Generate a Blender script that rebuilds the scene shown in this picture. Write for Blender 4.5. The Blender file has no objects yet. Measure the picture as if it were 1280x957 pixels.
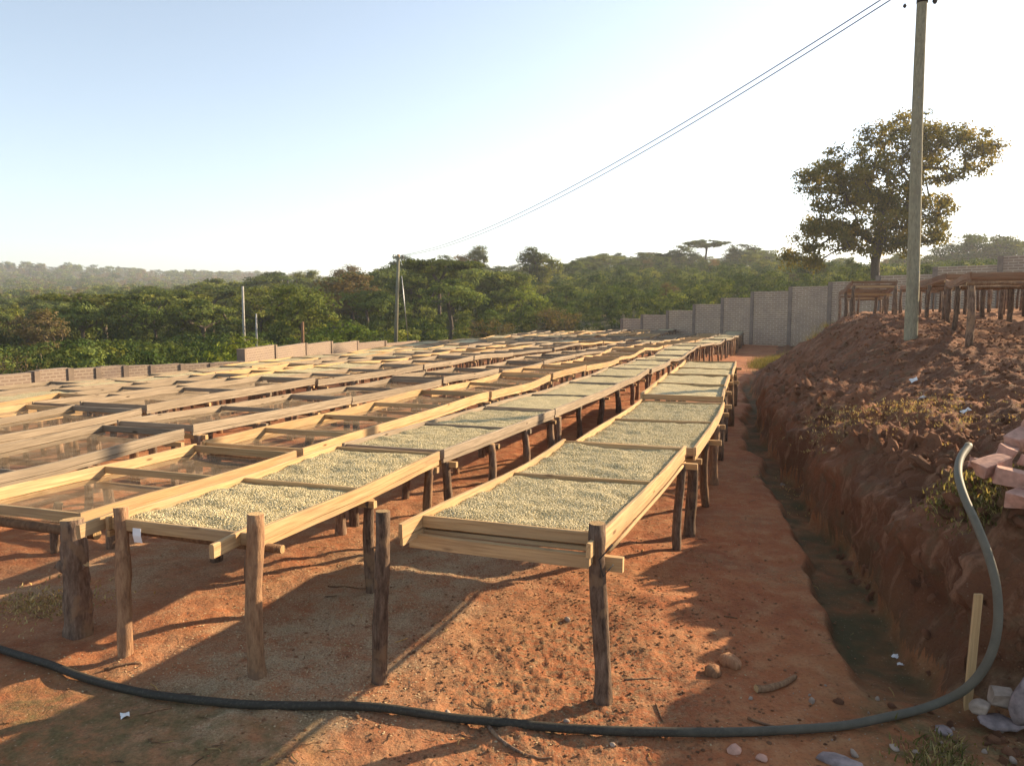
import bpy, bmesh, math, random
import numpy as np
from mathutils.bvhtree import BVHTree
from mathutils import Vector, Matrix, Euler, Quaternion

random.seed(7)
rng = np.random.default_rng(7)
SC = bpy.context.scene
COL = SC.collection
R = math.radians

# ------------------------------------------------------------------ camera
CZ = 2.25                                   # camera height above the field
PITCH = math.atan((478.5 - 380) / 950)
cam_d = bpy.data.cameras.new("camera")
cam_d.sensor_width = 36.0
cam_d.lens = 950 / 1280 * 36
cam_d.clip_start = 0.05
cam_d.clip_end = 12000
cam = bpy.data.objects.new("camera", cam_d)
cam.location = (0, 0, CZ)
cam.rotation_euler = (math.pi / 2 - PITCH, 0, 0)
COL.objects.link(cam)
SC.camera = cam

# ------------------------------------------------------------------ sky, sun, exposure
SUN_AZ, SUN_EL = R(61.3), R(21.0)           # azimuth clockwise from +Y, elevation
W = bpy.data.worlds.new("World")
SC.world = W
W.use_nodes = True
wn = W.node_tree
bg = wn.nodes["Background"]
sky = wn.nodes.new("ShaderNodeTexSky")
sky.sky_type = 'NISHITA'
sky.sun_disc = False
sky.sun_elevation = SUN_EL
sky.sun_rotation = SUN_AZ
sky.altitude = 900
sky.air_density = 1.0
sky.dust_density = 1.5
sky.ozone_density = 1.2
hsv = wn.nodes.new("ShaderNodeHueSaturation"); hsv.inputs["Saturation"].default_value = .7; hsv.inputs["Hue"].default_value = .494
wn.links.new(sky.outputs[0], hsv.inputs["Color"])
wn.links.new(hsv.outputs[0], bg.inputs[0])
bg.inputs[1].default_value = 0.1
sl = bpy.data.lights.new("sun", 'SUN')
sl.energy = 5.0
sl.color = (1.0, 0.77, 0.50)
sl.angle = R(0.6)
so = bpy.data.objects.new("sun", sl)
sdir = Vector((math.sin(SUN_AZ) * math.cos(SUN_EL), math.cos(SUN_AZ) * math.cos(SUN_EL), math.sin(SUN_EL)))
so.rotation_euler = sdir.to_track_quat('Z', 'Y').to_euler()
so.location = (40, 22, 20)
COL.objects.link(so)
SC.view_settings.view_transform = 'Standard'
SC.view_settings.look = 'None'
SC.view_settings.exposure = 1.36
SC.view_settings.gamma = 1.0
SC.view_settings.use_curve_mapping = False
SC.render.engine = 'CYCLES'
SC.cycles.use_denoising = True
SC.cycles.max_bounces = 6
SC.cycles.transparent_max_bounces = 12
SC.cycles.volume_bounces = 0

# ------------------------------------------------------------------ helpers
A = R(18.6)                                  # direction of the table rows
SA, CA = math.sin(A), math.cos(A)

def tc(x, y):
    return x * SA + y * CA, x * CA - y * SA

def xy(t, c):
    return t * SA + c * CA, t * CA - c * SA

def ray(px, py):
    u = (px - 640) / 950
    v = (478.5 - py) / 950
    return u, math.cos(PITCH) + v * math.sin(PITCH), -math.sin(PITCH) + v * math.cos(PITCH)

def at_depth(px, py, D):
    """point seen in the photograph at (px, py), D metres ahead"""
    u, y, w = ray(px, py)
    k = D / y
    return Vector((u * k, D, CZ + w * k))

def at_ground(px, py):
    """point where the photograph's pixel meets the terrain"""
    u, y, w = ray(px, py)
    k = 1.0
    last = 1.0
    while k < 400:
        if CZ + w * k < H1(u * k, y * k):
            lo, hi = last, k
            for _ in range(18):
                m = (lo + hi) / 2
                if CZ + w * m < H1(u * m, y * m): hi = m
                else: lo = m
            return Vector((u * hi, y * hi, H1(u * hi, y * hi)))
        last = k
        k *= 1.02
    return Vector((u * k, y * k, 0))

def ss(a, b, x):
    x = np.clip((x - a) / (b - a), 0, 1)
    return x * x * (3 - 2 * x)

def _hash(ix, iy, seed):
    h = (ix.astype(np.int64) * 374761393 + iy.astype(np.int64) * 668265263 + seed * 974634777) & 0xFFFFFFFF
    h = ((h ^ (h >> 13)) * 1274126177) & 0xFFFFFFFF
    h = h ^ (h >> 16)
    return (h & 0xFFFFFF) / float(0xFFFFFF)

def vnoise(x, y, seed=0):
    x0 = np.floor(x); y0 = np.floor(y)
    fx = x - x0; fy = y - y0
    fx = fx * fx * (3 - 2 * fx); fy = fy * fy * (3 - 2 * fy)
    a = _hash(x0, y0, seed); b = _hash(x0 + 1, y0, seed)
    c = _hash(x0, y0 + 1, seed); d = _hash(x0 + 1, y0 + 1, seed)
    return (a + (b - a) * fx) * (1 - fy) + (c + (d - c) * fx) * fy - 0.5

def fbm(x, y, seed=0, n=3, g=0.5):
    s = 0; amp = 1.0
    for i in range(n):
        s = s + amp * vnoise(x * 2 ** i, y * 2 ** i, seed + i * 17)
        amp *= g
    return s

def tag(o, label=None, cat=None, group=None, kind=None):
    if label: o["label"] = label
    if cat: o["category"] = cat
    if group: o["group"] = group
    if kind: o["kind"] = kind
    return o

def link(o, parent=None):
    COL.objects.link(o)
    if parent is not None: o.parent = parent
    return o

def empty(name, loc, rz=0.0):
    o = bpy.data.objects.new(name, None)
    o.location = loc
    o.rotation_euler = (0, 0, rz)
    o.empty_display_size = 0.2
    return link(o)

class MB:
    """collects faces (with uv) and links them as ONE mesh object"""
    def __init__(s):
        s.v = []; s.f = []; s.uv = []; s.smooth = []
    def board(s, pts, w, h, ch=0.0, rough=0.0, side=None, u0=0.0):
        """rectangular plank swept along pts; w across, h upright"""
        pts = [Vector(p) for p in pts]
        n = len(pts)
        if ch > 0:
            q = [(-w/2+ch, -h/2), (w/2-ch, -h/2), (w/2, -h/2+ch), (w/2, h/2-ch), (w/2-ch, h/2), (-w/2+ch, h/2), (-w/2, h/2-ch), (-w/2, -h/2+ch)]
        else:
            q = [(-w/2, -h/2), (w/2, -h/2), (w/2, h/2), (-w/2, h/2)]
        m = len(q)
        per = [0.0]
        for i in range(m):
            a, b = q[i], q[(i + 1) % m]
            per.append(per[-1] + math.hypot(a[0] - b[0], a[1] - b[1]))
        base = len(s.v)
        L = u0
        us = []
        for i, p in enumerate(pts):
            d = (pts[min(i + 1, n - 1)] - pts[max(i - 1, 0)]).normalized()
            sd = Vector(side) if side else d.cross(Vector((0, 0, 1))).normalized()
            up = sd.cross(d).normalized()
            if i: L += (p - pts[i - 1]).length
            us.append(L)
            for (a, b) in q:
                s.v.append(p + sd * (a + random.uniform(-rough, rough)) + up * (b + random.uniform(-rough, rough)))
        for i in range(n - 1):
            for k in range(m):
                k2 = (k + 1) % m
                s.f.append((base + i*m + k, base + i*m + k2, base + (i+1)*m + k2, base + (i+1)*m + k))
                s.uv.append([(us[i], per[k]), (us[i], per[k+1]), (us[i+1], per[k+1]), (us[i+1], per[k])])
                s.smooth.append(False)
        for e, o in ((0, 1), ((n - 1) * m, 0)):
            idx = [base + e + k for k in range(m)]
            if o: idx = idx[::-1]
            s.f.append(tuple(idx)); s.uv.append([(k * .013, 0.31 + k * .011) for k in range(m)]); s.smooth.append(False)
        return s
    def tube(s, pts, rad, sides=8, bump=0.0, cap=True, smooth=True, sq=None):
        pts = [Vector(p) for p in pts]
        n = len(pts)
        base = len(s.v)
        ref = Vector((0.31, 0.95, 0.05)).normalized()
        L = 0; us = []
        for i, p in enumerate(pts):
            d = (pts[min(i + 1, n - 1)] - pts[max(i - 1, 0)]).normalized()
            if abs(d.dot(ref)) > .93: ref = Vector((1, 0, 0)) if abs(d.x) < .8 else Vector((0, 0, 1))
            a = d.cross(ref).normalized()
            b = d.cross(a).normalized()
            ref = -a.cross(d) if False else ref
            if i: L += (p - pts[i - 1]).length
            us.append(L)
            r = rad[i] if hasattr(rad, '__len__') else rad
            for k in range(sides):
                an = 2 * math.pi * k / sides
                rr = r * (1 + random.uniform(-bump, bump))
                s.v.append(p + a * math.cos(an) * rr + b * math.sin(an) * rr)
        for i in range(n - 1):
            for k in range(sides):
                k2 = (k + 1) % sides
                s.f.append((base + i*sides + k, base + (i+1)*sides + k, base + (i+1)*sides + k2, base + i*sides + k2))
                v0, v1 = k / sides, (k + 1) / sides
                s.uv.append([(us[i], v0), (us[i+1], v0), (us[i+1], v1), (us[i], v1)])
                s.smooth.append(smooth)
        if cap:
            for e, o in ((0, 0), ((n - 1) * sides, 1)):
                idx = [base + e + k for k in range(sides)]
                if o: idx = idx[::-1]
                s.f.append(tuple(idx))
                s.uv.append([(7 + .5 + .5*math.cos(2*math.pi*k/sides), .5 + .5*math.sin(2*math.pi*k/sides)) for k in range(sides)])
                s.smooth.append(False)
        return s
    def mesh(s, name, mat):
        me = bpy.data.meshes.new(name)
        me.from_pydata([tuple(v) for v in s.v], [], s.f)
        ul = me.uv_layers.new(name="UVMap")
        flat = [c for f in s.uv for p in f for c in p]
        ul.data.foreach_set("uv", flat)
        me.polygons.foreach_set("use_smooth", s.smooth)
        me.materials.append(mat)
        me.update()
        return me
    def build(s, name, mat, parent=None):
        return link(bpy.data.objects.new(name, s.mesh(name, mat)), parent)

def np_mesh(name, verts, quads, mat, attrs=None, smooth=True):
    """mesh from numpy arrays; quads (n,4) or (n,3)"""
    me = bpy.data.meshes.new(name)
    k = quads.shape[1]
    me.vertices.add(len(verts)); me.vertices.foreach_set("co", np.ascontiguousarray(verts, dtype=np.float32).ravel())
    me.loops.add(quads.size); me.loops.foreach_set("vertex_index", np.ascontiguousarray(quads, dtype=np.int32).ravel())
    me.polygons.add(len(quads))
    me.polygons.foreach_set("loop_start", np.arange(0, quads.size, k, dtype=np.int32))
    me.polygons.foreach_set("loop_total", np.full(len(quads), k, dtype=np.int32))
    me.polygons.foreach_set("use_smooth", np.full(len(quads), smooth))
    for n, arr in (attrs or {}).items():
        at = me.attributes.new(n, 'FLOAT', 'POINT')
        at.data.foreach_set("value", np.ascontiguousarray(arr, dtype=np.float32))
    me.materials.append(mat)
    me.update(calc_edges=True)
    me.validate()
    return me

# ------------------------------------------------------------------ materials
class NT:
    def __init__(s, name):
        s.m = bpy.data.materials.new(name)
        s.m.use_nodes = True
        s.t = s.m.node_tree
        s.bsdf = s.t.nodes["Principled BSDF"]
        s.out = s.t.nodes["Material Output"]
        s.bsdf.inputs["Specular IOR Level"].default_value = 0.15
    def n(s, typ, **kw):
        nd = s.t.nodes.new(typ)
        for k, v in kw.items():
            if k in nd.inputs.keys(): nd.inputs[k].default_value = v
            else: setattr(nd, k, v)
        return nd
    def l(s, a, b): s.t.links.new(a, b)
    def pos(s): return s.n("ShaderNodeNewGeometry").outputs["Position"]
    def obj(s): return s.n("ShaderNodeTexCoord").outputs["Object"]
    def uvm(s, scale):
        mp = s.n("ShaderNodeMapping"); mp.inputs["Scale"].default_value = scale
        s.l(s.n("ShaderNodeTexCoord").outputs["UV"], mp.inputs[0]); return mp.outputs[0]
    def rand(s): return s.n("ShaderNodeObjectInfo").outputs["Random"]
    def noise(s, vec, scale, detail=4, rough=.55):
        nd = s.n("ShaderNodeTexNoise"); nd.inputs["Scale"].default_value = scale
        nd.inputs["Detail"].default_value = detail; nd.inputs["Roughness"].default_value = rough
        s.l(vec, nd.inputs["Vector"]); return nd.outputs["Fac"]
    def ramp(s, fac, stops, interp='LINEAR'):
        nd = s.n("ShaderNodeValToRGB"); cr = nd.color_ramp; cr.interpolation = interp
        while len(cr.elements) > 1: cr.elements.remove(cr.elements[-1])
        for i, (p, c) in enumerate(stops):
            if not hasattr(c, '__len__'): c = (c, c, c)
            e = cr.elements[0] if i == 0 else cr.elements.new(p)
            e.position = p; e.color = (*c, 1)
        s.l(fac, nd.inputs[0]); return nd.outputs[0]
    def mix(s, fac, a, b, mode='MIX'):
        nd = s.n("ShaderNodeMix", data_type='RGBA', blend_type=mode)
        if hasattr(fac, 'node'): s.l(fac, nd.inputs[0])
        else: nd.inputs[0].default_value = fac
        for sock, v in ((nd.inputs[6], a), (nd.inputs[7], b)):
            if hasattr(v, 'node'): s.l(v, sock)
            else: sock.default_value = (*v, 1)
        return nd.outputs[2]
    def math(s, op, a, b=0.0):
        nd = s.n("ShaderNodeMath", operation=op)
        for sock, v in ((nd.inputs[0], a), (nd.inputs[1], b)):
            if hasattr(v, 'node'): s.l(v, sock)
            else: sock.default_value = v
        return nd.outputs[0]
    def attr(s, name):
        nd = s.n("ShaderNodeAttribute"); nd.attribute_name = name; return nd.outputs["Fac"]
    def bump(s, h, strength, dist=0.01):
        nd = s.n("ShaderNodeBump"); nd.inputs["Strength"].default_value = strength; nd.inputs["Distance"].default_value = dist
        s.l(h, nd.inputs["Height"]); s.l(nd.outputs[0], s.bsdf.inputs["Normal"]); return nd
    def color(s, c):
        if hasattr(c, 'node'): s.l(c, s.bsdf.inputs["Base Color"])
        else: s.bsdf.inputs["Base Color"].default_value = (*c, 1)
    def rough(s, v): s.bsdf.inputs["Roughness"].default_value = v

def mat_wood(name, dark, mid, light, knots=True, grey=0.0):
    m = NT(name)
    info = m.n("ShaderNodeObjectInfo")
    uv = m.n("ShaderNodeTexCoord").outputs["UV"]
    off = m.n("ShaderNodeVectorMath", operation='ADD')
    sc = m.n("ShaderNodeVectorMath", operation='SCALE'); sc.inputs[0].default_value = (37.0, 11.0, 0); m.l(info.outputs["Random"], sc.inputs["Scale"])
    m.l(uv, off.inputs[0]); m.l(sc.outputs[0], off.inputs[1])
    def stretch(a, b):
        mp = m.n("ShaderNodeMapping"); mp.inputs["Scale"].default_value = (a, b, 1); m.l(off.outputs[0], mp.inputs[0]); return mp.outputs[0]
    g = m.noise(stretch(2.2, 60), 1.0, 5, .65)
    g2 = m.noise(stretch(1.4, 9), 1.0, 3)
    col = m.ramp(g, [(.28, dark), (.5, mid), (.72, light)])
    col = m.mix(m.ramp(g2, [(.35, 0), (.7, .55)]), col, [c * .72 for c in mid])
    if knots:
        v = m.n("ShaderNodeTexVoronoi"); v.inputs["Scale"].default_value = 1.0
        m.l(stretch(2.3, 8), v.inputs["Vector"])
        kn = m.ramp(v.outputs["Distance"], [(.05, 1), (.13, 0)])
        col = m.mix(kn, col, (dark[0]*.5, dark[1]*.42, dark[2]*.35))
    # each board its own tone, some greyer
    tone = m.ramp(info.outputs["Random"], [(0, .74), (.5, 1.0), (1, 1.12)])
    col = m.mix(1.0, col, tone, 'MULTIPLY')
    big = m.noise(stretch(.9, 2.2), 1.3, 4)
    col = m.mix(m.ramp(big, [(.42, 0), (.75, .5 + grey)]), col, (.26, .205, .145))
    m.color(col); m.rough(.8)
    m.bump(g, .35, .004)
    return m.m

M = {}
M['wood'] = mat_wood("fresh_sawn_wood", (.29, .165, .075), (.50, .325, .155), (.65, .455, .24))
M['grey_wood'] = mat_wood("weathered_wood", (.12, .092, .064), (.275, .215, .15), (.42, .34, .245), grey=.3)
M['brown_wood'] = mat_wood("brown_stained_wood", (.15, .075, .04), (.27, .14, .075), (.36, .20, .11), grey=.1)

def mat_bark(name, c0, c1, c2, patch):
    m = NT(name)
    o = m.obj()
    mp = m.n("ShaderNodeMapping"); mp.inputs["Scale"].default_value = (1, 1, .22); m.l(o, mp.inputs[0])
    info = m.n("ShaderNodeObjectInfo")
    g = m.noise(mp.outputs[0], 38, 5, .7)
    b = m.noise(o, 6, 3)
    col = m.ramp(g, [(.3, c0), (.5, c1), (.72, c2)])
    col = m.mix(m.ramp(b, [(.56, 0), (.62, .8)]), col, patch)
    uv = m.n("ShaderNodeSeparateXYZ"); m.l(m.n("ShaderNodeTexCoord").outputs["UV"], uv.inputs[0])
    endg = m.math('GREATER_THAN', uv.outputs[0], 6.5)
    col = m.mix(endg, col, (.50, .33, .16))
    tone = m.ramp(info.outputs["Random"], [(0, .65), (1, 1.25)])
    col = m.mix(1.0, col, tone, 'MULTIPLY')
    m.color(col); m.rough(.9)
    m.bump(g, 1.0, .016)
    return m.m
M['bark'] = mat_bark("rough_bark", (.065, .042, .03), (.19, .125, .085), (.34, .24, .17), (.30, .19, .11))
M['pole_bark'] = mat_bark("debarked_pole", (.15, .08, .045), (.27, .155, .085), (.38, .235, .13), (.20, .12, .075))
M['tree_bark'] = mat_bark("tree_bark", (.05, .04, .03), (.11, .085, .065), (.17, .14, .11), (.09, .07, .05))

def mat_beans():
    m = NT("green_coffee_beans")
    p = m.pos()
    v = m.n("ShaderNodeTexVoronoi"); v.inputs["Scale"].default_value = 95; m.l(p, v.inputs["Vector"])
    cell = m.n("ShaderNodeSeparateColor"); m.l(v.outputs["Color"], cell.inputs[0])
    col = m.ramp(cell.outputs[0], [(0, (.34, .275, .135)), (.45, (.50, .412, .225)), (1, (.64, .545, .325))])
    big = m.noise(p, 5, 3)
    col = m.mix(m.ramp(big, [(.38, 0), (.68, .7)]), col, (.38, .32, .175))
    tone = m.ramp(m.rand(), [(0, .86), (1, 1.06)])
    col = m.mix(1.0, col, tone, 'MULTIPLY')
    m.color(col); m.rough(.7)
    h = m.math('SUBTRACT', 1.0, v.outputs["Distance"])
    n2 = m.noise(p, 30, 3)
    m.bump(m.math('ADD', h, m.math('MULTIPLY', n2, 1.2)), .85, .009)
    return m.m
M['beans'] = mat_beans()

def mat_net():
    m = NT("sagging_net")
    p = m.obj()
    n = m.noise(p, 9, 4)
    m.color(m.ramp(n, [(.35, (.20, .145, .085)), (.65, (.36, .27, .17))])); m.rough(.9)
    tr = m.n("ShaderNodeBsdfTransparent")
    mx = m.n("ShaderNodeMixShader")
    w = m.ramp(m.noise(p, 3, 3), [(.35, .30), (.7, .48)])
    m.l(w, mx.inputs[0]); m.l(tr.outputs[0], mx.inputs[1]); m.l(m.bsdf.outputs[0], mx.inputs[2])
    m.l(mx.outputs[0], m.out.inputs[0])
    return m.m
M['net'] = mat_net()
def simple(name, c, rough=.8, var=.25, scale=12, bump=0.0, metal=0.0):
    m = NT(name)
    n = m.noise(m.obj(), scale, 4)
    m.color(m.ramp(n, [(.3, [x * (1 - var) for x in c]), (.7, [min(1, x * (1 + var)) for x in c])]))
    m.rough(rough)
    m.bsdf.inputs["Metallic"].default_value = metal
    if bump: m.bump(n, bump, .01)
    return m.m

def mat_soil(name, bank=False):
    m = NT(name)
    p = m.pos()
    big = m.noise(p, .9, 4)
    mid = m.noise(p, 5.5, 5, .62)
    fine = m.noise(p, 46, 5, .7)
    if bank:
        col = m.ramp(big, [(.32, (.13, .057, .030)), (.52, (.205, .085, .042)), (.72, (.28, .113, .053))])
        col = m.mix(m.ramp(mid, [(.5, 0), (.66, .8)]), col, (.165, .105, .058))
        st = m.n("ShaderNodeMapping"); st.inputs["Rotation"].default_value = (.5, .9, .7); st.inputs["Scale"].default_value = (1.4, 6.0, 1.4); m.l(p, st.inputs[0])
        stn = m.noise(st.outputs[0], 1.6, 5, .65)
        col = m.mix(m.ramp(stn, [(.52, 0), (.66, .7)]), col, (.38, .205, .12))
        col = m.mix(m.math('MULTIPLY', m.attr("tread"), m.ramp(mid, [(.3, .5), (.7, 1)])), col, (.33, .165, .085))
    else:
        col = m.ramp(big, [(.30, (.25, .083, .036)), (.50, (.35, .122, .050)), (.72, (.42, .180, .075))])
        col = m.mix(m.ramp(mid, [(.46, 0), (.68, .65)]), col, (.44, .235, .115))
        col = m.mix(m.ramp(mid, [(.26, .7), (.42, 0)]), col, (.20, .085, .045))
        chn = m.noise(p, 95, 3, .8)
        chaff = m.ramp(chn, [(.38, (.24, .145, .08)), (.5, (.40, .30, .18)), (.66, (.54, .43, .28))])
        ca = m.math('MULTIPLY', m.attr("chaff"), m.ramp(m.noise(p, 3.4, 5, .65), [(.34, .15), (.6, 1)]))
        col = m.mix(ca, col, chaff)
        mess = m.math('MULTIPLY', m.attr("mess"), m.ramp(m.noise(p, 19, 5, .75), [(.44, 0), (.6, 1)]))
        col = m.mix(mess, col, m.ramp(m.noise(p, 70, 3, .8), [(.4, (.13, .075, .04)), (.62, (.36, .235, .125))]))
    gr = m.math('MULTIPLY', m.attr("grass"), m.ramp(m.noise(p, 7, 5, .7), [(.36, .1), (.62, 1)]))
    gcol = m.ramp(m.noise(p, 60, 4, .7), [(.35, (.075, .070, .028)), (.65, (.18, .14, .062))])
    col = m.mix(gr, col, gcol)
    col = m.mix(m.attr("damp"), col, (.095, .080, .036))
    sp = m.n("ShaderNodeTexVoronoi"); sp.inputs["Scale"].default_value = 26; m.l(p, sp.inputs["Vector"])
    col = m.mix(m.ramp(sp.outputs["Distance"], [(.09, .55), (.16, 0)]), col, (.42, .31, .21) if not bank else (.30, .19, .12))
    col = m.mix(m.ramp(fine, [(.3, .5), (.5, 0)]), col, (.10, .045, .025))
    m.color(col); m.rough(.95)
    h = m.math('ADD', m.math('MULTIPLY', fine, .6), m.math('MULTIPLY', mid, 1.6))
    m.bump(h, .9 if bank else .7, .05 if bank else .03)
    return m.m
M['soil'] = mat_soil("red_soil")
M['bank'] = mat_soil("dug_earth", True)

def mat_hill():
    m = NT("hill_ground")
    p = m.pos()
    a = m.noise(p, .035, 5, .6); b = m.noise(p, .35, 5, .65)
    col = m.ramp(a, [(.35, (.040, .055, .020)), (.5, (.085, .085, .035)), (.66, (.19, .155, .08))])
    col = m.mix(m.ramp(b, [(.45, 0), (.62, .75)]), col, (.035, .048, .018))
    m.color(col); m.rough(.95); m.bump(b, .8, .6)
    return m.m
M['hill'] = mat_hill()

def mat_leaf(name, cols, trans=.3):
    """cols: tones spread over the leaf clumps"""
    m = NT(name)
    k = len(cols)
    col = m.ramp(m.attr("tone"), [(i / max(1, k - 1), c) for i, c in enumerate(cols)])
    r = m.ramp(m.rand(), [(0, (.58, .68, .62)), (.35, (.95, .92, .8)), (.65, (1.05, 1.08, 1)), (1, (1.55, 1.3, 1.0))])
    col = m.mix(1.0, col, r, 'MULTIPLY')
    d = m.n("ShaderNodeBsdfDiffuse"); t = m.n("ShaderNodeBsdfTranslucent")
    m.l(col, d.inputs[0]); m.l(m.mix(1.0, col, (1.5, 1.35, .6), 'MULTIPLY'), t.inputs[0])
    mx = m.n("ShaderNodeMixShader"); mx.inputs[0].default_value = trans
    m.l(d.outputs[0], mx.inputs[1]); m.l(t.outputs[0], mx.inputs[2]); m.l(mx.outputs[0], m.out.inputs[0])
    return m.m
M['leaf'] = mat_leaf("green_leaves", [(.055, .08, .024), (.105, .14, .042), (.17, .20, .06)])
M['leaf_dark'] = mat_leaf("dark_leaves", [(.038, .058, .022), (.075, .10, .036), (.12, .14, .048)])
M['leaf_lime'] = mat_leaf("lime_leaves", [(.09, .13, .025), (.14, .18, .035), (.19, .22, .05)])
M['leaf_dry'] = mat_leaf("dry_leaves", [(.11, .085, .045), (.16, .12, .065), (.13, .125, .05)])
M['leaf_big'] = mat_leaf("sunny_tree_leaves", [(.07, .075, .026), (.125, .12, .035), (.19, .155, .042)], .45)
M['coffee'] = mat_leaf("coffee_leaves", [(.036, .062, .02), (.07, .105, .032), (.115, .145, .046)], .25)
M['grass'] = mat_leaf("grass_blades", [(.075, .08, .03), (.17, .155, .065), (.34, .28, .15)], .3)
M['straw'] = mat_leaf("straw", [(.38, .27, .13), (.5, .38, .2), (.3, .2, .1)], .15)
M['clod'] = mat_bark("soil_clod", (.16, .072, .038), (.27, .125, .066), (.40, .205, .115), (.25, .115, .06))
M['crumb'] = mat_bark("field_crumb", (.20, .10, .055), (.34, .17, .088), (.48, .29, .16), (.28, .15, .08))
M['husk'] = simple("coffee_husk", (.42, .31, .18), .85, .3, 40)
M['stone'] = simple("pale_stone", (.36, .28, .22), .9, .3, 14, .6)
M['brick'] = simple("pale_red_brick", (.47, .27, .20), .9, .22, 22, .5)
M['lilac'] = simple("lilac_grey_stone", (.25, .20, .19), .9, .4, 16, .6)
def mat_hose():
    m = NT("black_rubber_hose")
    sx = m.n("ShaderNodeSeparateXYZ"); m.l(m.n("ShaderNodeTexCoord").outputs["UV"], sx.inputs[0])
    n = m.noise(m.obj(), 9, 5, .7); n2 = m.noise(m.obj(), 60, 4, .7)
    sheen_dust = m.ramp(m.math('ADD', m.math('MULTIPLY', sx.outputs[0], .1), m.math('MULTIPLY', n, .35)), [(.62, .12), (.95, .85)])  # greyer towards the far end: sky reflection painted in, mixed with dust
    sheen_dust = m.mix(m.ramp(n2, [(.5, 0), (.7, .5)]), sheen_dust, (.6, .6, .6))
    m.color(m.mix(sheen_dust, (.026, .023, .019), (.17, .155, .115))); m.rough(.6)
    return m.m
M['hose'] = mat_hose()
M['paper'] = simple("white_paper", (.75, .74, .72), .7, .05)
M['concrete'] = simple("grey_concrete", (.36, .34, .30), .9, .2, 5, .3)
M['steel'] = simple("galvanised_steel", (.30, .31, .32), .45, .15, 9, 0, .8)
M['dark'] = simple("black_insulator", (.03, .03, .03), .5, .2)
M['wire'] = simple("wire", (.05, .05, .05), .5, .1)
def mat_brickwall(name, c1, c2, cm, bw, bh):
    m = NT(name)
    uv = m.n("ShaderNodeTexCoord").outputs["UV"]
    b = m.n("ShaderNodeTexBrick")
    b.inputs["Color1"].default_value = (*c1, 1); b.inputs["Color2"].default_value = (*c2, 1)
    b.inputs["Mortar"].default_value = (*cm, 1)
    b.inputs["Scale"].default_value = 1.0
    b.inputs["Mortar Size"].default_value = .026; b.inputs["Brick Width"].default_value = bw; b.inputs["Row Height"].default_value = bh
    b.inputs["Bias"].default_value = -.2
    m.l(uv, b.inputs["Vector"])
    n = m.noise(m.pos(), 1.1, 5, .7)
    col = m.mix(m.ramp(n, [(.4, 0), (.7, .5)]), b.outputs[0], (.22, .165, .14))
    m.color(col); m.rough(.92)
    m.bump(m.math('MULTIPLY', b.outputs["Fac"], -1.0), .6, .02)
    return m.m
M['wall'] = mat_brickwall("brick_coursework", (.30, .20, .125), (.39, .275, .18), (.54, .43, .32), .55, .145)
M['wall_tan'] = mat_brickwall("tan_brick_coursework", (.20, .145, .105), (.27, .20, .145), (.29, .23, .17), .26, .10)
M['pillar_tan'] = simple("tan_pillar", (.21, .16, .12), .9, .2, 3, .4)
M['pillar'] = simple("pillar_concrete", (.21, .16, .125), .9, .2, 3, .4)

# ------------------------------------------------------------------ terrain
def cbank(t):     # foot of the dug bank, across-row coordinate
    return np.interp(t, [-6, 0, 4.8, 6.35, 8.7, 13.6, 22.4, 30, 60], [2.3, 1.6, 1.03, .78, .47, .06, -.32, -.45, .9])

def row_bend(t):
    return 1.25 * ss(24, 48, np.asarray(t, float))

PXA = lambda px: math.atan((px - 640) / 950)
# depth of the boundary wall as seen along each azimuth
DL_AZ = [R(-60), PXA(-300), PXA(40), PXA(300), PXA(301), PXA(380), PXA(495), PXA(640), PXA(778), PXA(1010), PXA(1265), R(60)]
DL_D = [15, 18, 22.5, 28.5, 29.5, 36, 47, 63, 66, 50, 41, 32]
H_Y = [20, 35, 60, 80, 100, 160, 230, 300, 400, 600, 800, 1000, 1600]
H_PX = [-500, 0, 300, 450, 640, 800, 950, 1100, 1280, 1800]
H_Z = np.array([
    # 20    35    60    80   100   160   230   300  400  600  800  1000 1600
    [-4.2, -4.6, -5.0, -5.0, -4.8, -2.5, 1.0, 3.0, 8., 20., 36., 44., 20.],
    [-4.0, -4.4, -5.0, -5.0, -4.6, -2.2, .6, 1.5, 6., 17., 34., 40., 20.],
    [-3.6, -4.2, -4.8, -4.6, -4.0, -.8, 2.0, 3.0, 5., 14., 26., 33., 20.],
    [-3.4, -3.8, -4.0, -3.2, -2.2, 1.5, 4.5, 5.0, 6., 12., 19., 24., 18.],
    [-3.2, -3.4, -3.6, -2.4, -1.2, 3.2, 6.8, 8.5, 9., 10., 13., 16., 15.],
    [-2.6, -2.8, -3.0, -1.7, .2, 5.0, 8.6, 10., 9., 9., 11., 14., 12.],
    [-1.5, -1.6, -1.6, -.6, 1.0, 5.8, 9.2, 10., 9., 9., 11., 14., 12.],
    [-.5, -.4, 0., .8, 2., 5.2, 8.4, 9.5, 9., 9., 11., 14., 12.],
    [0., .2, .6, 1.6, 3., 6.0, 9.0, 10., 11., 13., 16., 20., 12.],
    [0.5, 1.0, 1.5, 2.5, 4., 7.0, 10., 12., 14., 18., 22., 24., 12.]])

def hill_z(Y, px):
    fi = np.interp(px, H_PX, np.arange(len(H_PX)))
    fj = np.interp(Y, H_Y, np.arange(len(H_Y)))
    i = np.minimum(fi.astype(int), len(H_PX) - 2); j = np.minimum(fj.astype(int), len(H_Y) - 2)
    a = fi - i; b = fj - j
    a = a * a * (3 - 2 * a)
    return (H_Z[i, j] * (1 - a) + H_Z[i + 1, j] * a) * (1 - b) + (H_Z[i, j + 1] * (1 - a) + H_Z[i + 1, j + 1] * a) * b

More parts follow.
